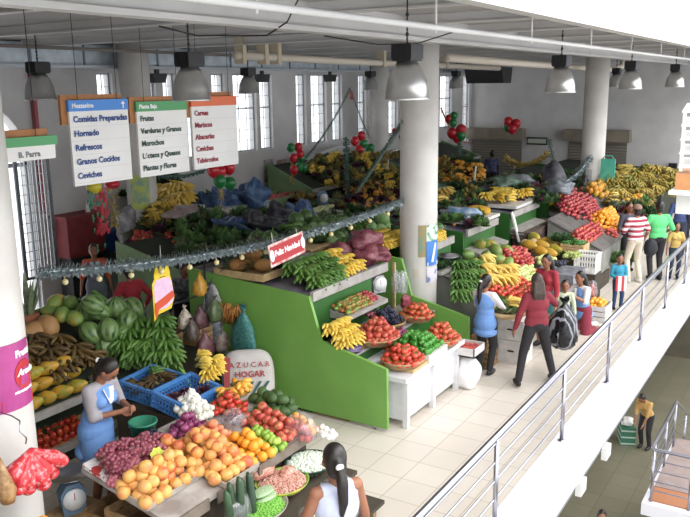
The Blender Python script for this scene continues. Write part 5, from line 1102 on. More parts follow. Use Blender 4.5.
blob('plastic_bag', 'small dark blue grey bag at the foot of the third stall', 'bag', (15.9, 4.1, 0), (.16, .14, .18), MATS['dark_bag'], 150, .2)
# upper shelves of rows two to five
for i in range(26):
    px = 435+3.6*i; p = at(px, 190+random.uniform(-6, 12), z=1.85)
    k = random.choice(('leafy_greens', 'grey_herbs', 'dark_greens', 'orange_pepper_bunch', 'leafy_greens'))
for i in range(16):
    x = 11.7+.18*(i % 5); y = 5.8+.3*(i//5); k = ('grey_herbs', 'leafy_greens', 'small_red_fruit')[i % 3]
    put(k, 'mixed_vegetable', 'bundle of mixed herbs on the shelf behind the white round scale', 'vegetables', 'herbs on the second shelf', (x, y, 1.7), (0, 0, i), 1.2 if k != 'small_red_fruit' else 2)
for i in range(8): put('banana_bunch', 'carrot_bunch', 'yellow orange bunch on the second shelf right of the middle column', 'vegetables', 'yellow bunches on the second shelf', (11.68+.16*(i % 4), 5.72+.14*(i//4), 1.68), (0, 0, -2+.4*i), 1.2)
put('dark_watermelon', 'watermelon', 'single green melon on the second shelf, right of the yellow bunches', 'melon', None, (12.45, 5.85, 1.8), (1.2, 0, .5), .95)
for i in range(5): put('big_banana_bunch', 'yellow_fruit_bunch', 'yellow green stacked fruit far behind, just right of the middle column', 'fruit', 'yellow green fruit behind the column', at(436+6*(i % 3), 205-10*(i//3), z=1.75), (0, 0, i), 1.3)
scale_dial(tuple(at(447, 278, z=1.05)), 'white round scale with steel pan right of the middle column', rz=-.5, h=.3, mb=MATS['scale_grey'])
q = at(447, 278, z=1.05); tag(MB().box(q.x-.1, q.y-.05, 0, q.x+.1, q.y+.15, 1.05).build('scale_stand', dgreen), 'dark green stand under the white round scale', 'stand')
for i in range(16):
    put('dark_greens', 'leaf_bundle', 'dark leafy bundle on the lower shelf of the second stall', 'leaves', 'dark leaves on the lower shelf', (11.66+.12*(i % 7), 5.42+.09*(i//7), 1.3), (0, 0, i), .8)
# paper trays with blue paper and yellow grain
p = at(485, 204, z=1.75)
tag(MB().box(13.7, 5.62, 1.69, 14.95, 6.6, 1.75).build('white_tray', foam), 'white tray with blue paper above the dark green white edged panel', 'tray')
blob('blue_paper', 'crumpled blue and white paper on the tray of yellow grain', 'paper', (14.1, 6.1, 1.75), (.35, .35, .12), mat('blue_paper', '4f7fb0', 'd9dde2', sc=3, rough=.6), 160, .3)
o = blob('grain_pile', 'heap of yellow orange grain on the white tray', 'grain', (14.62, 5.98, 1.75), (.3, .28, .1), mat('yellow_grain', 'd9a21e', 'c48f18', sc=60, rough=.8), 161, .06, kind='stuff')
t = tag(MB().prism([(5.45, 1.06), (5.42, 1.06), (5.6, 1.68), (5.63, 1.66)], 'x', 15.58, 15.68).build('white_edge_strip', white), 'white edge strip on the dark green panel behind the papayas', 'trim')
for i in range(14): put('banana_bunch', 'banana_bunch', 'small yellow banana bunch on the white tray in the far stall', 'bananas', 'bananas on the far tray', (16.1+.25*(i % 5), 5.9+.25*(i//5), 1.8), (0, 0, i), 1.5)
tag(MB().box(15.9, 5.62, 1.69, 17.4, 6.8, 1.75).build('white_tray', foam), 'white tray with small bananas in the far stall', 'tray')
for i in range(4): put('banana_bunch', 'banana_bunch', 'yellow banana bunch beside the far green panel, left of the right hand column', 'bananas', 'bananas at the far panel', (18.5+.15*(i % 2), 5.42+.1*(i//2), 1.36+.08*(i//2)), (0, 0, i), 1.8)
tag(MB().box(15.68, 5.2, 0, 16.58, 5.6, 1.1).box(16.5, 5.22, 0, 17.6, 5.6, 1.1).build('crate_stand', MATS['dark_board']), 'dark stand under the two brown shelf crates', 'stand')
for i, x in enumerate((16.1, 17.1)):
    t = thing('shelf_crate', ('left' if i == 0 else 'right')+' one of two dull brown crates on the lower shelf above the chili boxes', 'crate', (x, 5.42, 1.1)); MB().box(-.45, -.2, 0, .45, .2, .14).build('body', mat('brown_crate', '6a564c', '4f3f38', sc=12, rough=.8), t); MB().box(-.47, -.21, .14, .47, .21, .16).build('rim', MATS['brown_crate'], t)
blob('dark_sack', 'dark sack standing right of the far banana tray', 'sack', (19.3, 5.9, 1.68), (.35, .3, .4), mat('dark_sack', '26262a', '4a4a52', sc=9, rough=.45, bump=.8), 165, .15)
# goods beyond the right hand column
low_table(22.8, 26.5, 4.6, 5.9, .95, 1.25, 'far table with bananas and flowers beyond the right hand column')
for i in range(6): put('yellow_flowers', 'yellow_fruit_bunch', 'yellow bunch on the wooden box left of the seated red dressed woman', 'fruit', 'yellow bunches by the red dressed woman', at(609+3*(i % 3), 198+6*(i//3), z=1.3), (0, 0, i), 1.5)
def mixheap(keys, name, label, cat, group, region, n, z0, z1, s, seed=1):
    """bunches laid in courses between two height levels, seen inside a pixel region"""
    random.seed(seed); px0, py0, px1, py1 = region
    for i in range(n):
        v = random.random(); px = random.uniform(px0, px1); py = py0+(py1-py0)*v; z = z1+(z0-z1)*v
        put(random.choice(keys), name, label, cat, group, at(px, py, z=z), (random.uniform(-.2, .2), random.uniform(-.1, .5), random.uniform(0, 6.28)), s*random.uniform(.85, 1.15))
mixheap(['far_bananas', 'far_bananas', 'far_bananas', 'yellow_flowers'], 'banana_bunch', 'yellow or green banana bunch in the great heap before the back wall', 'bananas', 'great banana heap at the back wall', (606, 170, 676, 196), 120, 1.35, 1.95, 1.05, 5)
t = thing('banana_stand', 'dark sloped stand under the great banana heap at the back wall', 'stall', (27, 6, 0))
MB().prism([(-1.6, 0), (-1.6, 1.1), (2.8, 1.4), (2.8, 0)], 'x', -1.6, 3.6).build('body', MATS['dark_rack'], t)
mixheap(['yellow_flowers', 'grey_herbs', 'orange_pepper_bunch', 'leafy_greens'], 'flower_bunch', 'yellow flower and herb bunch between the striped man and the back wall', 'flowers', 'flowers behind the striped man', (628, 196, 650, 212), 26, 1.15, 1.45, 1.3, 6)
mixheap(['purple_greens', 'dark_greens', 'red_grapes'], 'grape_bunch', 'dark reddish bunch right of the striped man', 'fruit', 'dark reddish bunches', (636, 206, 652, 222), 18, 1.0, 1.3, 1.3, 7)
mixheap(['grey_herbs', 'purple_greens'], 'dried_bundle', 'dark bundle left of the striped man over the third stall', 'herbs', 'dark bundles by the striped man', (613, 204, 626, 212), 8, 1.2, 1.35, 1.2, 8)
# ------------------------------------------------------------------ middle and rear rows
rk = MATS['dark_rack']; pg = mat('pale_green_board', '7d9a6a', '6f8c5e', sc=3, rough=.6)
def stand(x0, x1, y0, y1, z0, z1, label, m_=rk, side=None):
    t = thing('market_stand', label, 'stall', ((x0+x1)/2, y0, 0)); hw = (x1-x0)/2; d = y1-y0
    MB().prism([(0, 0), (0, z0), (d, z1), (d, 0)], 'x', -hw, hw).build('body', m_, t)
    MB().box(-hw, -.04, z0-.06, hw, 0, z0+.04).build('front_edge', shelf_edge, t)
    for s in (-1, 1): MB().prism([(-.05, 0), (-.05, z0+.05), (d, z1+.08), (d, 0)], 'x', s*hw-.02, s*hw+.02).build('side_board', side or pg, t)
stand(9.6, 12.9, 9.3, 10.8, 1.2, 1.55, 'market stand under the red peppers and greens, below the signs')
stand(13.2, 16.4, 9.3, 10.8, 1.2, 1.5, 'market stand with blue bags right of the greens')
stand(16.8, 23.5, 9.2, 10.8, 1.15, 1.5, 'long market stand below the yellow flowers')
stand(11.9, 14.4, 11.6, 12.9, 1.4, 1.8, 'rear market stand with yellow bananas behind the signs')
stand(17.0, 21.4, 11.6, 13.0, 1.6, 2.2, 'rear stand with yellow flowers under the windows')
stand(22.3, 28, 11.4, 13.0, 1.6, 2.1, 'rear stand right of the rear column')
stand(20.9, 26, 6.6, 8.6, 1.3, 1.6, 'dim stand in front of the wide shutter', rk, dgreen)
mixheap(['leafy_greens', 'dark_greens', 'leafy_greens', 'grey_herbs'], 'greens_bundle', 'leafy green bundle on the stand right below the hanging signs', 'greens', 'greens below the signs', (182, 216, 248, 256), 60, 1.35, 1.75, 1.5, 11)
mixheap(['red_pepper', 'small_red_fruit', 'tomato'], 'red_vegetable', 'red pepper or tomato on the stand below the green topped sign', 'vegetables', 'red vegetables below the signs', (135, 232, 178, 258), 70, 1.25, 1.55, 1.6, 12)
mixheap(['purple_greens', 'purple_greens', 'dark_greens'], 'purple_bundle', 'purple dark leafy bundle behind the red peppers', 'vegetables', 'purple bundles behind the peppers', (160, 214, 196, 234), 34, 1.55, 1.75, 1.4, 13)
mixheap(['yellow_flowers', 'banana_bunch', 'banana_bunch'], 'yellow_banana_bunch', 'yellow banana bunch behind the purple bundles, below the signs', 'bananas', 'yellow bananas below the signs', (148, 207, 172, 228), 28, 1.6, 1.9, 1.5, 14)
mixheap(['banana_bunch', 'big_banana_bunch'], 'yellow_banana_bunch', 'yellow banana bunch on the white tray below the green topped sign', 'bananas', 'bananas on the white tray below the sign', (165, 188, 184, 206), 22, 1.85, 2.15, 1.4, 15)
p = at(178, 207, z=1.85); tag(MB().box(-.5, -.3, -.06, .5, .3, 0).build('white_tray', foam, None, p), 'white tray under the bananas below the green topped sign', 'tray')
blob('black_crate', 'dark round pot left of the bananas on the white tray', 'pot', tuple(at(160, 202, z=1.85)), (.22, .2, .2), darkg, 170, .1)
blob('pink_sheet', 'pinkish white sheet over goods below the signs', 'sheet', tuple(at(184, 217, z=1.75)), (.5, .3, .12), mat('pink_sheet', 'b09a98', '8c7878', sc=6, rough=.5), 171, .3)
mixheap(['dark_greens', 'leafy_greens'], 'tall_leaves', 'dark tall leaves behind the bananas below the signs', 'leaves', 'tall leaves below the signs', (150, 180, 182, 192), 18, 2.0, 2.3, 1.5, 16)
blob('white_bucket', 'pale bundle of plastic bags at the foot of the rear column with the green poster', 'bag', tuple(at(128, 245, z=1.25)), (.2, .2, .45), mat('pale_bundle', '9a9698', '6e6a70', sc=9, rough=.5), 172, .3)
mixheap(['dark_greens', 'grey_herbs', 'purple_greens'], 'dark_bundle', 'dark bundle around the foot of the rear column behind the signs', 'vegetables', 'dark bundles at the rear column', (128, 225, 160, 250), 26, 1.3, 1.6, 1.3, 17)
mixheap(['yellow_flowers', 'grey_herbs', 'dark_greens'], 'plant_bunch', 'yellow green plant between the first streamer and the rear column', 'plants', 'plants left of the rear column', (108, 196, 122, 222), 16, 1.2, 2.0, 1.3, 18)
t = thing('blue_container', 'blue plastic container below the gold streamer', 'container', at(111, 244, z=1.0)); MB().box(-.42, -.3, -.1, .42, .3, .32).build('body', mat('blue_tub', '2f5a9c', '284f8c', sc=4, rough=.5), t); MB().box(-.45, -.33, .32, .45, .33, .37).build('lid', MATS['blue_tub'], t)
tag(MB().box(10.6, 11.9, 0, 11.1, 12.9, .9).build('side_table', rk), 'dark table left of the rear column', 'table')
# blue bags region
for i, (px, py, rx, rz_, c) in enumerate(((228, 206, .5, .42, 'b'), (250, 204, .42, .5, 'c'), (244, 222, .4, .3, 'd'), (262, 226, .5, .3, 'd'), (232, 228, .35, .3, 'b'), (280, 218, .5, .32, 'd'), (212, 208, .28, .4, 'c'), (300, 212, .4, .3, 'b'))):
    p = at(px, py+8, z=1.5); mm = {'b': mat('blue_sheet', '3a5a8c', '7a8fb8', '2c4670', sc=11, rough=.4, bump=.6), 'c': mat('blue_tarp', '4f709a', '34507a', sc=7, rough=.5, bump=.6), 'd': MATS['dark_sack']}[c]
    blob('goods_bag', ('patterned blue bag heap left of the balloons tail', 'tall blue tarpaulin over goods below the window wall', 'dark bag below the blue tarpaulin', 'dark bag right of the blue tarpaulin', 'blue bag behind the greens', 'black bag before the pale green tub', 'dark blue bag beside the rear green board', 'blue bag left of the far scale')[i], 'bag', p-V((0, 0, .1)), (rx*.9, .3, rz_*.9), mm, 180+i, .5, n=36, k=26)
mixheap(['leafy_greens', 'dark_greens'], 'greens_bundle', 'dark green vegetable bundle behind the red banner and the garland', 'greens', 'greens behind the garland', (240, 224, 285, 244), 26, 1.3, 1.5, 1.3, 19)
for a, b_, l in (((197, 172), (222, 205), 'rear pale green counter with boxes left of the blue tarpaulin'), ((258, 190), (300, 208), 'pale green side board below the wall posters'), ((335, 180), (348, 215), 'pale green slanted board left of the tinsel pole')):
    pass
t = thing('green_tub', 'long pale green tub with red goods against the window wall', 'tub', (17.4, 12.2, 1.2))
MB().box(-2.5, -.5, -.4, 1.4, .5, .1).box(-2.5, -.5, .1, 1.4, -.44, .36).box(-2.5, .44, .1, 1.4, .5, .36).box(-2.5, -.5, .1, -2.44, .5, .36).box(1.34, -.5, .1, 1.4, .5, .36).build('tub_body', pg, t)
tag(MB().box(14.9, 11.8, 0, 18.8, 12.6, .8).build('tub_stand', rk), 'dark stand under the long pale green tub', 'stand')
H('small_red_fruit', 'red_pepper', 'red pepper in the long pale green tub', 'vegetables', 'red goods in the green tub', 16.7, 12.2, 1.3, 2.3, .8, .13, 2, ell=False, s=1.9)
t = thing('green_counter', 'pale green counter with white boxes below the orange headed sign', 'counter', (13.6, 11.3, 0)); MB().box(-.9, -.3, 0, .9, .4, 1.5).build('body', pg, t)
for i, (x, l) in enumerate(((13.1, 'left white carton on the pale green counter'), (13.7, 'middle white carton on the pale green counter'), (14.25, 'right blue grey carton on the pale green counter'))): box(x, 11.35, 1.5, .5, .5, .22, l, foam if i < 2 else mat('blue_grey_carton', '8a9ab0', rough=.6), slot=False)
scale_dial(tuple(at(323, 205, z=1.45)), 'small far scale with pale blue dial below the window wall', rz=-.6, pan=False, h=.34)
for i in range(10): put('corn', 'corn_cob', 'pale green corn cob on the flat dish below the far scale', 'corn', 'corn cobs on the dish', at(325, 212, z=1.52)+V((.06*(i-5), .05*(i % 3), .03+.03*(i % 2))), (0, 0, random.uniform(-.4, .4)), 1.6)
tag(MB().lathe([(0, 0), (.4, 0), (.48, .04), (0, .03)], 24, cap=False).build('flat_dish', foam, None, at(325, 213, z=1.52)-V((0, 0, .03))), 'flat dish of corn cobs below the far scale', 'dish')
# yellow flower mass under windows
mixheap(['yellow_flowers', 'yellow_flowers', 'banana_bunch', 'grey_herbs', 'dark_greens', 'purple_greens'], 'yellow_flower_bunch', 'yellow flower bunch in the tall display under the windows', 'flowers', 'yellow flowers under the windows', (312, 156, 398, 186), 140, 1.75, 2.45, 1.2, 21)
mixheap(['orange_pepper_bunch', 'small_peach', 'purple_greens', 'yellow_flowers'], 'mixed_fruit', 'orange and yellow fruit below the yellow flowers, left of the middle column', 'fruit', 'fruit below the yellow flowers', (352, 182, 402, 202), 55, 1.3, 1.6, 1.7, 22)
mixheap(['dark_greens', 'leafy_greens'], 'greens_bundle', 'green bundle at the left end of the yellow flowers', 'greens', 'greens left of the flowers', (306, 158, 330, 182), 24, 1.7, 2.3, 1.7, 23)
mixheap(['small_red_fruit', 'tomato', 'purple_greens', 'mango'], 'mixed_fruit', 'small red or dark fruit right above the grey garland', 'fruit', 'red fruit above the garland', (345, 198, 402, 214), 60, 1.35, 1.5, 1.6, 24)
mixheap(['leafy_greens', 'dark_greens', 'dark_greens'], 'greens_bundle', 'dark green vegetables under the right part of the grey garland', 'greens', 'greens under the garland', (330, 212, 402, 228), 36, 1.35, 1.55, 1.4, 25)
# white roof arcs of the small stalls
for a, b_, c_, y, l in (((304, 165), (335, 148), (352, 146), 12.7, 'pale curved canopy rim above the yellow flowers'), ((386, 160), (396, 150), (404, 146), 11.5, 'pale slanted canopy rim beside the middle column')):
    P_ = [at(*a, y=y), at((a[0]+b_[0])/2, (a[1]+b_[1])/2-2, y=y), at(*b_, y=y), at(*c_, y=y)]
    tag(MB().tube(P_, .05, 8).build('canopy_rim', mat('canopy_white', 'c9c6c4', rough=.6)), l, 'canopy rim')
# region right of middle column
mixheap(['yellow_flowers', 'orange_pepper_bunch', 'dark_greens', 'mango', 'purple_greens'], 'mixed_goods', 'yellow orange fruit and flowers right behind the middle column', 'fruit', 'fruit and flowers behind the middle column', (438, 162, 478, 188), 70, 1.5, 2.1, 1.7, 31)
mixheap(['dark_greens', 'grey_herbs', 'purple_greens', 'dark_greens'], 'dark_bundle', 'dark herb bundle on the shelf between column and shutter', 'herbs', 'dark herbs between column and shutter', (440, 186, 500, 204), 60, 1.45, 1.65, 1.5, 32)
mixheap(['big_banana_bunch', 'dark_greens', 'grey_herbs', 'small_red_fruit'], 'dark_bundle', 'dim mixed bunch before the gold tinsel', 'vegetables', 'dim bunches before the gold tinsel', (500, 178, 575, 192), 46, 1.4, 1.7, 1.5, 33)
mixheap(['grey_herbs', 'small_red_fruit', 'dark_greens'], 'decorated_bundle', 'dark garnished bundle left of the right hand column', 'herbs', 'garnished bundles by the column', (545, 172, 582, 190), 30, 1.5, 1.9, 1.4, 34)
t = thing('white_sheet', 'white cloth with red spots hanging below the navy dressed person', 'cloth', at(484, 196, x=19.6)); MB().box(-.02, -.5, -.35, .02, .45, .38).build('cloth_sheet', mat('spotted_cloth', 'c9c2ba', 'a04a44', sc=9, rough=.8, lo=.6, hi=.66), t)
tag(MB().tube([at(472, 198, x=19.4), at(476, 166, x=19.4)], .025, 6).build('white_pole', white), 'thin white slanted pole left of the spotted cloth', 'pole')
for i, (px, py, l) in enumerate(((505, 184, 'green plastic bag on the far shelf left of the bananas'), (519, 182, 'clear grey bag on the far shelf behind the yellow grain'), (560, 188, 'grey plastic bundle on the far shelf near the column'))):
    blob('plastic_bag', l, 'bag', tuple(at(px, py+5, z=1.8)), (.38, .3, .18), mat('farbag%d' % i, ('6f8a78', '8a9094', '7d848a')[i], ('4f6a58', '6a7074', '5c6268')[i], sc=7, rough=.35), 200+i, .3)
# scattered rest
t = thing('black_post_speaker', 'tall dark narrow box against the back wall right of the banana heap', 'speaker', at(672, 178, x=31.2)); MB().box(-.1, -.14, -.6, .05, .14, .55).build('body', black, t)
for i, z in enumerate((-.3, .2)): MB().lathe([(0, 0), (.09, 0), (.09, .02), (0, .02)], 16, X=M.Translation((-.12, 0, z)) @ M.Rotation(pi/2, 4, 'Y'), cap=False).build('driver', darkg, t)
# ------------------------------------------------------------------ people
skin = mat('skin', '9c6548', '8f5a3e', sc=6, rough=.55); hairm = mat('hair_black', '17120f', '241b16', sc=30, rough=.4); eye_m = mat('eye_dark', '14100e', rough=.3); lip = mat('lip', '8a3f38', rough=.5)
def ik(a, t, l1, l2, pole):
    a, t, pole = V(a), V(t), V(pole); d = t-a; L = min(d.length, (l1+l2)*.995); d = d.normalized(); t = a+d*L
    c = (l1*l1+L*L-l2*l2)/(2*L); h = sqrt(max(0, l1*l1-c*c)); n = (pole-d*pole.dot(d)); n = n.normalized() if n.length > 1e-4 else V((0, 0, 1))
    return a+d*c+n*h, t
def person(label, x, y, z=0, face=0, h=1.6, lean=0, turn=0, hp=0, hy=0, hands=((.12, .27, .78), (.12, -.27, .78)), feet=((0, .1), (0, -.1)), pelvis=0.9,
           top=None, sleeve=2, bottom='pants', bmat=None, vest=None, hair='pony', hairmat=None, shoes=black, female=True, cap=None, child=False, vox=.011, hem=.5, kneel=False, extra=None, vestlen=.7, fat=1.0):
    S = h/1.6; root = thing('person', label, 'person', (x, y, z), R(face)); root.scale = (S, S, S)
    P = V((0, 0, pelvis)); T = M.Translation(P) @ M.Rotation(R(turn), 4, 'Z') @ M.Rotation(R(lean), 4, 'Y') @ M.Translation(-V((0, 0, .9)))
    hs = 1.25 if child else 1.0
    def tp(v): return T @ V(v)
    R3 = T.to_3x3().to_4x4()
    shw = .15 if female else .17; sh = [tp((0, shw*s, 1.3)) for s in (1, -1)]; hip = [P+V((0, .085*s, -.04)) for s in (1, -1)]
    arms = []
    for i, s in enumerate((1, -1)):
        e, w_ = ik(sh[i], hands[i], .265, .245, (-.5, .55*s, -.6)); arms.append((sh[i], e, w_))
    legs = []
    for i, s in enumerate((1, -1)):
        f = feet[i]; fz = .085 if len(f) < 3 else f[2]
        k, a = ik(hip[i], (f[0], f[1], fz), .40, .40, (1, .1*s, 0.2)); legs.append((hip[i], k, a))
    H0 = tp((.02, 0, 1.42)); HR = R3 @ M.Rotation(R(hy), 4, 'Z') @ M.Rotation(R(hp), 4, 'Y'); HT = M.Translation(H0) @ HR
    def hd(v): return HT @ V((v[0]*hs, v[1]*hs, v[2]*hs))
    torso = [((0, 0, .92), (.105, .15*fat, .12)), ((.01, 0, 1.03), (.098*fat, .13*fat, .13)), ((0, 0, 1.18), (.105, .148*fat, .15)), ((-.005, 0, 1.26), (.082, shw-.01, .07))]
    if female: torso += [((.07, .065, 1.19), (.055, .06, .06)), ((.07, -.065, 1.19), (.055, .06, .06))]
    b = MB()
    for c, r in torso: b.ell(tp(c), r, 16, 10, X=R3)
    b.cone(sh[0], sh[1], .05, .05); b.cone(tp((-.005, 0, 1.3)), tp((.02, 0, 1.42)), .05, .045)
    b.ell(hd((.005, 0, .085)), (.092*hs, .074*hs, .105*hs), 18, 14, X=HR); b.ell(hd((.03, 0, .03)), (.06*hs, .055*hs, .06*hs), 14, 10, X=HR)
    b.ell(hd((.096, 0, .07)), (.016*hs, .013*hs, .022*hs), 10, 8, X=HR)
    for s in (1, -1): b.ell(hd((0, .078*s, .07)), (.018*hs, .01*hs, .028*hs), 10, 8, X=HR)
    for i, s in enumerate((1, -1)):
        A, E_, W_ = arms[i]; b.cone(A, E_, .046, .037); b.cone(E_, W_, .037, .026)
        d = (W_-E_).normalized(); n = V((0, -s, 0)); n = (n-d*n.dot(d)).normalized(); sd = d.cross(n).normalized()*1
        fwd = d*.7+V((0, 0, -.3)); fwd.normalize()
        pc = W_+d*.05; XX = M((d, sd, d.cross(sd))).transposed().to_4x4(); b.ell(pc, (.052, .038, .018), 12, 8, X=XX)
        for j, (o_, l) in enumerate(((-.028, .062), (-.01, .07), (.009, .066), (.027, .052))):
            q0 = pc+d*.03+sd*o_; q1 = q0+d*l*.5+n*.006; q2 = q1+(d*.8+n*.5).normalized()*l*.45; b.cone(q0, q1, .0095, .009, 8); b.cone(q1, q2, .009, .0075, 8)
        th = -sd if sd.dot(V((1, 0, 0))) < 0 else sd
        q0 = pc-d*.03+th*.03; q1 = q0+(d+th*.8).normalized()*.04; b.cone(q0, q1, .012, .0105, 8); b.cone(q1, q1+(d+n*.3).normalized()*.03, .0105, .008, 8)
        A, K_, F_ = legs[i]; b.cone(A, K_, .078, .052); b.cone(K_, F_, .052, .036); b.cone(F_, F_+V((.1, 0, -.05)) if not kneel else F_+V((-.08, 0, -.02)), .034, .028)
    me = remesh(b, vox/S if S > 1 else vox, skin, 'body'); obj('body', me, root)
    def wear(name, parts, mt, it=3):
        q = MB(); parts(q); obj(name, remesh(q, .013, mt, name, it), root)
    if top:
        def f(q):
            for c, r in torso: q.ell(tp(c), tuple(v+.012 for v in r), 16, 10, X=R3)
            e0 = sh[0].lerp(sh[1], .2 if sleeve == 0 else 0); e1 = sh[1].lerp(sh[0], .2 if sleeve == 0 else 0); q.cone(e0, e1, .058, .058)
            for A, E_, W_ in arms:
                if sleeve >= 1: q.cone(A, E_, .062, .052)
                elif sleeve > 0: q.cone(A, A.lerp(E_, sleeve), .062, .058)
                if sleeve > 1: q.cone(E_, E_.lerp(W_, sleeve-1.06), .051, .039)
        wear('shirt', f, top)
    if vest:
        def f(q):
            for c, r in torso: q.ell(tp(c), (r[0]+.022, r[1]+.018, r[2]+.01), 16, 10, X=R3)
            q.ell(tp((.0, 0, .84)), (.15, .19, .18), 16, 10, X=R3); q.ell(tp((.0, 0, vestlen)), (.155, .2, .09), 16, 10, X=R3)
        wear('apron', f, vest)
        q = MB()
        for s in (1, -1): q.add([tp((.07, .02*s, 1.3)), tp((.1, .07*s, 1.32)), tp((.155, .03*s, 1.2)), tp((.15, .0, 1.17)), tp((.13, 0, 1.2))], [(0, 1, 2, 3, 4)])
        q.build('collar', white, root)
    if bottom in ('pants', 'both'):
        def f(q):
            q.ell(P, (.118, .162, .12), 16, 10)
            for A, K_, F_ in legs: q.cone(A, K_, .093, .066); q.cone(K_, K_.lerp(F_, .95), .064, .052)
        wear('trousers', f, bmat)
    if bottom == 'skirt':
        if kneel:
            def f(q):
                q.ell(P, (.14, .19, .14), 16, 10)
                for A, K_, F_ in legs: q.cone(A, K_, .11, .09); q.cone(K_, K_.lerp(F_, .6), .09, .08)
            wear('skirt', f, bmat)
        else:
            q = MB().lathe([(.11, .16), (.14, .08), (.165, -.1), (.19, hem-.9), (.17, hem-.9), (.1, .0)], 28, sx=.85, sy=1.05, X=M.Translation(P), cap=False); q.build('skirt', bmat, root)
    for A, K_, F_ in legs:
        if kneel: MB().ell(F_+V((-.07, 0, -.0)), (.11, .042, .045), 14, 8).build('shoe', shoes, root)
        else: MB().ell((F_.x+.055, F_.y, F_.z-.04), (.125, .045, .045), 16, 10, fn=lambda x, y, z: (x, y, max(z*(1.5 if x < -.2 else 1), -.75))).build('shoe', shoes, root)
    # face
    for s in (1, -1):
        MB().ell(hd((.083, .032*s, .088)), (.012*hs, .014*hs, .007*hs), 10, 6, X=HR).build('eye', eye_m, root)
        MB().ell(hd((.088, .032*s, .11)), (.008*hs, .02*hs, .004*hs), 8, 6, X=HR).build('eyebrow', hairm, root)
    MB().ell(hd((.083, 0, .028)), (.01*hs, .022*hs, .007*hs), 10, 6, X=HR).build('mouth', lip, root)
    hm = hairmat or hairm
    if hair:
        def f(q):
            q.ell(hd((-.016, 0, .105)), (.094*hs, .084*hs, .105*hs), 16, 12, X=HR); q.ell(hd((-.04, 0, .05)), (.06*hs, .075*hs, .09*hs), 14, 10, X=HR)
            if hair == 'pony':
                q.ell(hd((-.1, 0, .09)), (.035, .035, .035), 10, 8); p = hd((-.105, 0, .08)); p2 = p+V((-.05, 0, -.1)); p3 = p2+V((-.01, .0, -.14)); p4 = p3+V((.01, .01, -.12))
                q.cone(p, p2, .03, .042); q.cone(p2, p3, .042, .036); q.cone(p3, p4, .036, .012)
            if hair == 'long':
                for s in (-1, 0, 1):
                    p = hd((-.06, .045*s, .06)); p2 = p+V((-.045, .01*s, -.14)); p3 = p2+V((0, .0, -.17)); q.cone(p, p2, .05, .045); q.cone(p2, p3, .045, .02)
        wear('hair', f, hm, 2)
    if hair == 'pony':
        MB().ell(hd((-.125, 0, .075)), (.02, .03, .025), 10, 8).build('hair_tie', white if female else black, root)
    if cap:
        q = MB().ell(hd((-.01, 0, .125)), (.105, .092, .085), 18, 10, X=HR, fn=lambda x, y, z: (x, y, max(z, -.2))).ell(hd((.11, 0, .12)), (.07, .075, .008), 14, 6, X=HR); q.build('cap', cap, root)
    return root, arms, S
bluea = mat('apron_blue', '6f9ad9', '6390d2', sc=4, rough=.7); greyt = mat('sleeve_grey', 'a8a2a6', '989296', sc=6, rough=.8); whitet = mat('blouse_white', 'e8e4e6', 'dcd8dc', sc=6, rough=.8)
maroon = mat('jacket_maroon', '8c2634', '7c1f2c', sc=6, rough=.8); blk = mat('trousers_black', '262226', '1e1b1f', sc=6, rough=.8); pale = mat('vest_pale', 'c4c8dc', 'b4bad0', sc=5, rough=.7)
browh = mat('hair_brown', '44332a', '32241c', sc=25, rough=.5)
person('woman in a blue apron with grey sleeves looking down at her hands, behind the grapes', 4.86, 5.95, .12, -84, 1.68, lean=12, hp=36, hy=14, hands=((.28, .14, 1.06), (.27, .04, 1.05)), top=greyt, sleeve=1.35, bottom='skirt', bmat=bluea, vest=bluea, hair='pony', vox=.009, vestlen=.62)
person('woman with a dark ponytail in a pale sleeveless top, seen from behind at the bottom', 4.43, 2.86, 0, 58, 1.74, top=pale, sleeve=0, bottom='skirt', bmat=maroon, hair='pony', vox=.009, hy=-8, hp=5, vest=pale, hands=((.15, .27, .85), (.12, -.29, .8)))
rr_, arm_, S_ = person('woman in a blue tabard with white blouse holding a shallow basket', 10.68, 4.2, 0, -8, 1.54, lean=-4, hp=16, hands=((.32, .16, .97), (.42, -.16, .93)), top=whitet, sleeve=1.7, bottom='pants', bmat=blk, vest=bluea, hair='pony', hy=-15)
rr_, arm_, S_ = person('woman in a maroon jacket and black trousers with long brown hair, seen from behind', 10.7, 3.42, 0, 40, 1.62, feet=((-.14, .3), (-.02, -.28)), hands=((.05, .3, .82), (.38, -.36, 1.12)), top=maroon, sleeve=2, bottom='pants', bmat=blk, hair='long', hairmat=browh, lean=4, fat=1.15)
p = V((11.1, 3.2, .62))
bagm = mat('striped_bag', '17171b', band=('X', '8a8c94', 11, .55), sc=6, rough=.25, bs=4)
pouch('black_bag', 'black and white striped plastic bag carried by the woman in the maroon jacket', 'bag', (11.2, 3.17, .45), (.27, .22), .72, bagm)
person('dark haired woman in a red top facing left, behind the maroon jacket', 12.4, 3.82, 0, 165, 1.55, top=mat('red_top', 'a82a38', '93222f', sc=6, rough=.8), sleeve=1.5, bottom='skirt', bmat=mat('skirt_teal', '2f6a6c', rough=.8), hair='long', hp=10)
person('small child with pale green clothes between the women at the second stall', 12.7, 3.6, 0, 200, 1.05, top=mat('pale_green_top', 'c8d0b0', 'b8c4a0', sc=5, rough=.8), bottom='pants', bmat=mat('pants_green', '2f7a5a', rough=.8), hair='short', child=True, female=False)
person('kneeling woman in a pale blue vest with white sleeves and a maroon skirt', 13.5, 3.5, 0, 150, 1.56, pelvis=.42, lean=8, kneel=True, feet=((-.32, .1, .05), (-.32, -.1, .05)), hands=((.4, .15, .75), (.4, -.15, .7)), top=whitet, sleeve=1.0, bottom='skirt', bmat=mat('skirt_maroon', '8c2a3c', rough=.8), vest=bluea, hair='long', vestlen=.8, shoes=white)
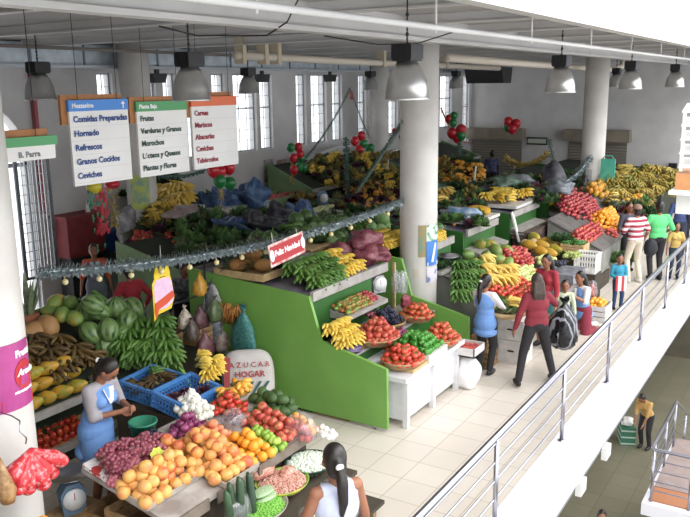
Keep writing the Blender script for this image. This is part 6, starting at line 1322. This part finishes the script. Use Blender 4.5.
kr, karms, S_ = person('little boy in a turquoise jacket and blue trousers holding a striped bag', 15.23, 3.3, 0, 205, 1.04, top=mat('jacket_turquoise', '2f9ab8', '2888a6', sc=6, rough=.7), bottom='pants', bmat=mat('trousers_navy', '25406c', rough=.8), hair='short', child=True, female=False, hands=((.2, .07, .98), (.2, -.07, .98)))
kb = M.Rotation(R(205), 4, 'Z') @ V((.21, 0, 0))
tag(MB().box(-.03, -.1, 0, .03, .1, .28).build('paper_bag', mat('stripe_bag', 'e0d8d8', band=('Y', 'c0343c', 9, .2), rough=.6), None, (15.23+kb.x, 3.3+kb.y, .42), R(205)), 'white paper bag with red stripes held by the little boy', 'bag')
stripe = mat('striped_shirt', 'e0d8da', band=('Z', 'a02e3e', 9.5, .0), rough=.8)
person('man in a red and white striped shirt, pale trousers and a tan cap', 17.55, 3.5, 0, 50, 1.7, top=stripe, sleeve=.9, bottom='pants', bmat=mat('trousers_cream', 'd9cdb8', 'cbbea8', sc=4, rough=.8), hair='short', cap=mat('cap_tan', '8a6a58', rough=.8), female=False, feet=((.0, .12), (-.05, -.12)), shoes=white, hands=((.25, .2, 1.05), (.1, -.28, .85)), fat=1.15)
blob('black_hat', 'round black bag or hat hanging at the right side of the striped shirt man', 'bag', (17.2, 3.12, .72), (.17, .14, .2), mat('black_cloth', '1c1d24', '26272e', sc=5, rough=.8), 303, .06)
person('dark haired person in a grey jacket standing beyond the striped shirt man', 18.6, 3.9, 0, 220, 1.58, top=mat('jacket_grey', '4a4a58', rough=.8), bottom='pants', bmat=blk, hair='long')
person('man in a bright green shirt and black trousers, seen from behind', 17.95, 3.12, 0, 35, 1.74, top=mat('shirt_green', '5ccf7a', '52c470', sc=4, rough=.8), sleeve=1.3, bottom='pants', bmat=blk, hair='short', female=False, hands=((.28, .22, .98), (.2, -.24, .95)), fat=1.15)
person('dark haired girl in a yellow top beside the green shirt man at the railing', 18.3, 2.8, 0, 205, 1.25, top=mat('top_yellow', 'c9a85a', 'b8964a', sc=5, rough=.8), sleeve=.8, bottom='pants', bmat=mat('pants_dark', '2c3448', rough=.8), hair='long', vox=.012)
person('person in dark blue at the right edge beyond the green shirt man', 20.6, 3.1, 0, 190, 1.62, top=mat('top_navy', '3a4a7c', rough=.8), bottom='pants', bmat=mat('pants_dark', '2c3448', rough=.8), hair='short', female=False, vox=.014)
person('second person in blue close to the mezzanine ledge at the right edge', 22.0, 3.0, 0, 180, 1.6, top=mat('top_slate', '4a5a88', rough=.8), bottom='pants', bmat=blk, hair='short', female=False, vox=.014)
rw = at(617, 178, z=1.45)
person('seated vendor in a red top behind the far table, right of the turquoise bag', rw.x, rw.y, .1, 215, 1.55, top=mat('top_crimson', 'a02838', 'c86070', sc=14, rough=.8), sleeve=1.6, bottom='skirt', bmat=blk, hair='pony', vox=.013, hp=15)
blob('blue_backpack', 'dark blue sheet or coat behind the red dressed vendor', 'cloth', (rw.x-.9, rw.y+.3, .6), (.35, .35, .7), mat('deep_blue', '25386c', '2c4480', sc=4, rough=.8), 305, .15)
person('woman with orange sleeves and grey vest walking below the first sign', 9.25, 11.0, 0, 230, 1.6, top=mat('top_orange', 'c8502c', rough=.8), sleeve=1.2, bottom='skirt', bmat=mat('skirt_grey', '6a7080', rough=.8), vest=mat('vest_grey', '6f7684', rough=.8), hair='pony', vox=.013)
person('person in a red sweater behind the grey garland, left of the candle decoration', 8.4, 9.15, 0, 75, 1.6, top=mat('sweater_red', 'b02834', rough=.8), bottom='skirt', bmat=blk, hair='short', vox=.013, hands=((.3, .25, 1.0), (.15, -.3, .9)), lean=12)
blob('checked_bag', 'grey and black checked bag carried by the person in the red sweater', 'bag', (8.15, 8.85, .62), (.16, .14, .28), mat('checks', '4a5058', '9aa0a8', sc=14, rough=.6), 307, .1)
person('dark dressed person with a checked shirt behind the garland, right of the candle decoration', 9.2, 8.9, 0, 250, 1.55, top=mat('check_shirt', '3a3c44', '7c7f88', sc=16, rough=.8), bottom='pants', bmat=blk, hair='short', female=False, vox=.013, lean=15)
bp = at(338, 178, z=1.5); person('vendor in a light blue top below the yellow flowers, left of the tinsel pole', 19.2, 11.2, .28, 235, 1.6, top=mat('top_lightblue', '6a86a8', rough=.8), bottom='pants', bmat=blk, hair='short', vox=.014, hp=20)
person('person in a dark checked shirt with black hair before the wide shutter', 26.2, 10.2, .3, 40, 1.7, top=mat('navy_check', '2c3050', '5a6088', sc=18, rough=.8), bottom='pants', bmat=blk, hair='short', female=False, vox=.014)
# lower floor
lw = at(645, 448, z=-4.5)
person('person in a yellow top bending over a green bag on the lower floor', lw.x, lw.y, -4.5, 165, 1.6, lean=30, hp=15, top=mat('top_mustard', 'c89c5a', 'b88c4a', sc=5, rough=.8), sleeve=1.3, bottom='pants', bmat=blk, hair='short', hands=((.42, .1, .72), (.42, -.1, .7)))
gbg = at(626, 441, z=-4.5); t = thing('shopping_bag', 'green striped shopping bag with white top on the lower floor', 'bag', gbg, .4); MB().box(-.25, -.17, 0, .25, .17, .45).build('body', mat('green_stripes_bag', '2f6a4f', band=('Z', 'a8b8a8', 6, .75), rough=.7), t)
blob('white_bundle', 'white bundle lying in the green striped shopping bag', 'bundle', gbg+V((0, 0, .43)), (.18, .13, .12), white, 310, .25)
sp = at(602, 512, z=-2.9)
person('dark haired person in a white top on the lower floor at the bottom edge', sp.x, sp.y, -4.5, 200, 1.62, top=whitet, sleeve=1, bottom='pants', bmat=blk, hair='short')
# more goods on the dim shelves
mixheap(['dark_greens', 'grey_herbs', 'leafy_greens', 'green_tomato', 'purple_greens'], 'mixed_bundle', 'dim green and brown bundle on the long shelf right of the middle column', 'vegetables', 'bundles on the long shelf', (444, 204, 484, 226), 60, 1.72, 1.8, 1.2, 41)
mixheap(['dark_greens', 'grey_herbs', 'purple_greens'], 'dark_bundle', 'dark bundle behind the yellow grain and blue paper', 'vegetables', 'bundles behind the yellow grain', (500, 186, 556, 202), 46, 1.72, 1.82, 1.3, 42)
mixheap(['dark_greens', 'plantain_bunch', 'dark_watermelon', 'leafy_greens', 'cabbage'], 'mixed_green_goods', 'dark green melon, cabbage or leaf behind the maroon sacks, under the garland', 'vegetables', 'green goods behind the maroon sacks', (286, 226, 372, 246), 34, 1.85, 1.95, .9, 43)
mixheap(['red_pepper', 'yellow_flowers', 'purple_greens', 'grey_herbs'], 'dim_fruit', 'dim fruit bunch on the rear stands left of the tinsel pole', 'fruit', 'dim fruit left of the tinsel pole', (286, 196, 344, 214), 40, 1.25, 1.5, 1.3, 44)

fill(['leafy_greens', 'dark_greens', 'grey_herbs', 'purple_greens'], 'shelf_greens', 'green bundle on the upper shelf above the green papayas, right of the middle column', 'greens', 'greens above the green papayas', 11.7, 12.6, 5.8, 7.2, 1.64, 34, 1.2, 51)
fill(['dark_greens', 'grey_herbs', 'purple_greens', 'green_chili_pile'], 'shelf_greens', 'dark green bundle on the shelf behind the white edged green panel', 'greens', 'greens behind the white edged panel', 13.4, 14.9, 6.7, 7.4, 1.68, 34, 1.3, 52)
fill(['yellow_flowers', 'leafy_greens', 'orange_pepper_bunch', 'dark_greens'], 'shelf_flowers', 'yellow and green bunch on the far shelf left of the far banana tray', 'flowers', 'bunches left of the far banana tray', 15.8, 17.3, 6.7, 7.3, 1.66, 22, 1.3, 53)
fill(['dark_greens', 'grey_herbs', 'purple_greens'], 'shelf_greens', 'dark bundle on the shelf just left of the right hand column', 'greens', 'dark bundles left of the right hand column', 18.4, 19.8, 5.8, 7.2, 1.66, 30, 1.4, 54)
fill(['small_red_fruit', 'mango', 'orange_pepper_bunch', 'yellow_flowers', 'purple_greens'], 'table_fruit', 'yellow or red fruit on the far table beyond the right hand column', 'fruit', 'fruit on the far table beyond the column', 22.9, 26.3, 4.65, 5.8, .97, 40, 1.5, 57, .23)
fill(['dark_greens', 'dark_watermelon', 'leafy_greens', 'purple_greens', 'grey_herbs'], 'counter_goods', 'dark green goods on the counter behind the maroon sacks', 'vegetables', 'goods on the counter behind the sacks', 9.0, 12.3, 7.2, 8.1, 1.74, 40, 1.1, 58)
fill(['dark_greens', 'grey_herbs', 'purple_greens', 'red_pepper', 'orange_pepper_bunch'], 'stand_goods', 'mixed dark vegetable on the stand below the far scale', 'vegetables', 'vegetables below the far scale', 16.9, 23.3, 9.3, 10.6, 1.2, 60, 1.3, 59, .25)
fill(['dark_greens', 'leafy_greens', 'purple_greens', 'grey_herbs'], 'stand_goods', 'dark vegetable on the stand with the blue bags', 'vegetables', 'vegetables by the blue bags', 13.3, 16.3, 9.3, 10.6, 1.22, 40, 1.3, 60, .2)

# things of a small group that lie side by side are told apart by their place
GR = {}
for o in bpy.data.objects:
    if o.parent is None and o.get('group') and o.get('label'): GR.setdefault((o['group'], o['label']), []).append(o)
ORD = ['first', 'second', 'third', 'fourth', 'fifth', 'sixth', 'seventh', 'eighth', 'ninth', 'tenth', 'eleventh', 'twelfth']
def pxof(o):
    d = o.location-EYE; return d.dot(AR)/d.dot(AF)
for (g_, l_), os_ in GR.items():
    if 2 <= len(os_) <= 12 and len(l_.replace(',', ' ').split()) <= 12:
        for i, o in enumerate(sorted(os_, key=pxof)): o['label'] = l_+', '+ORD[i]+' from the left'
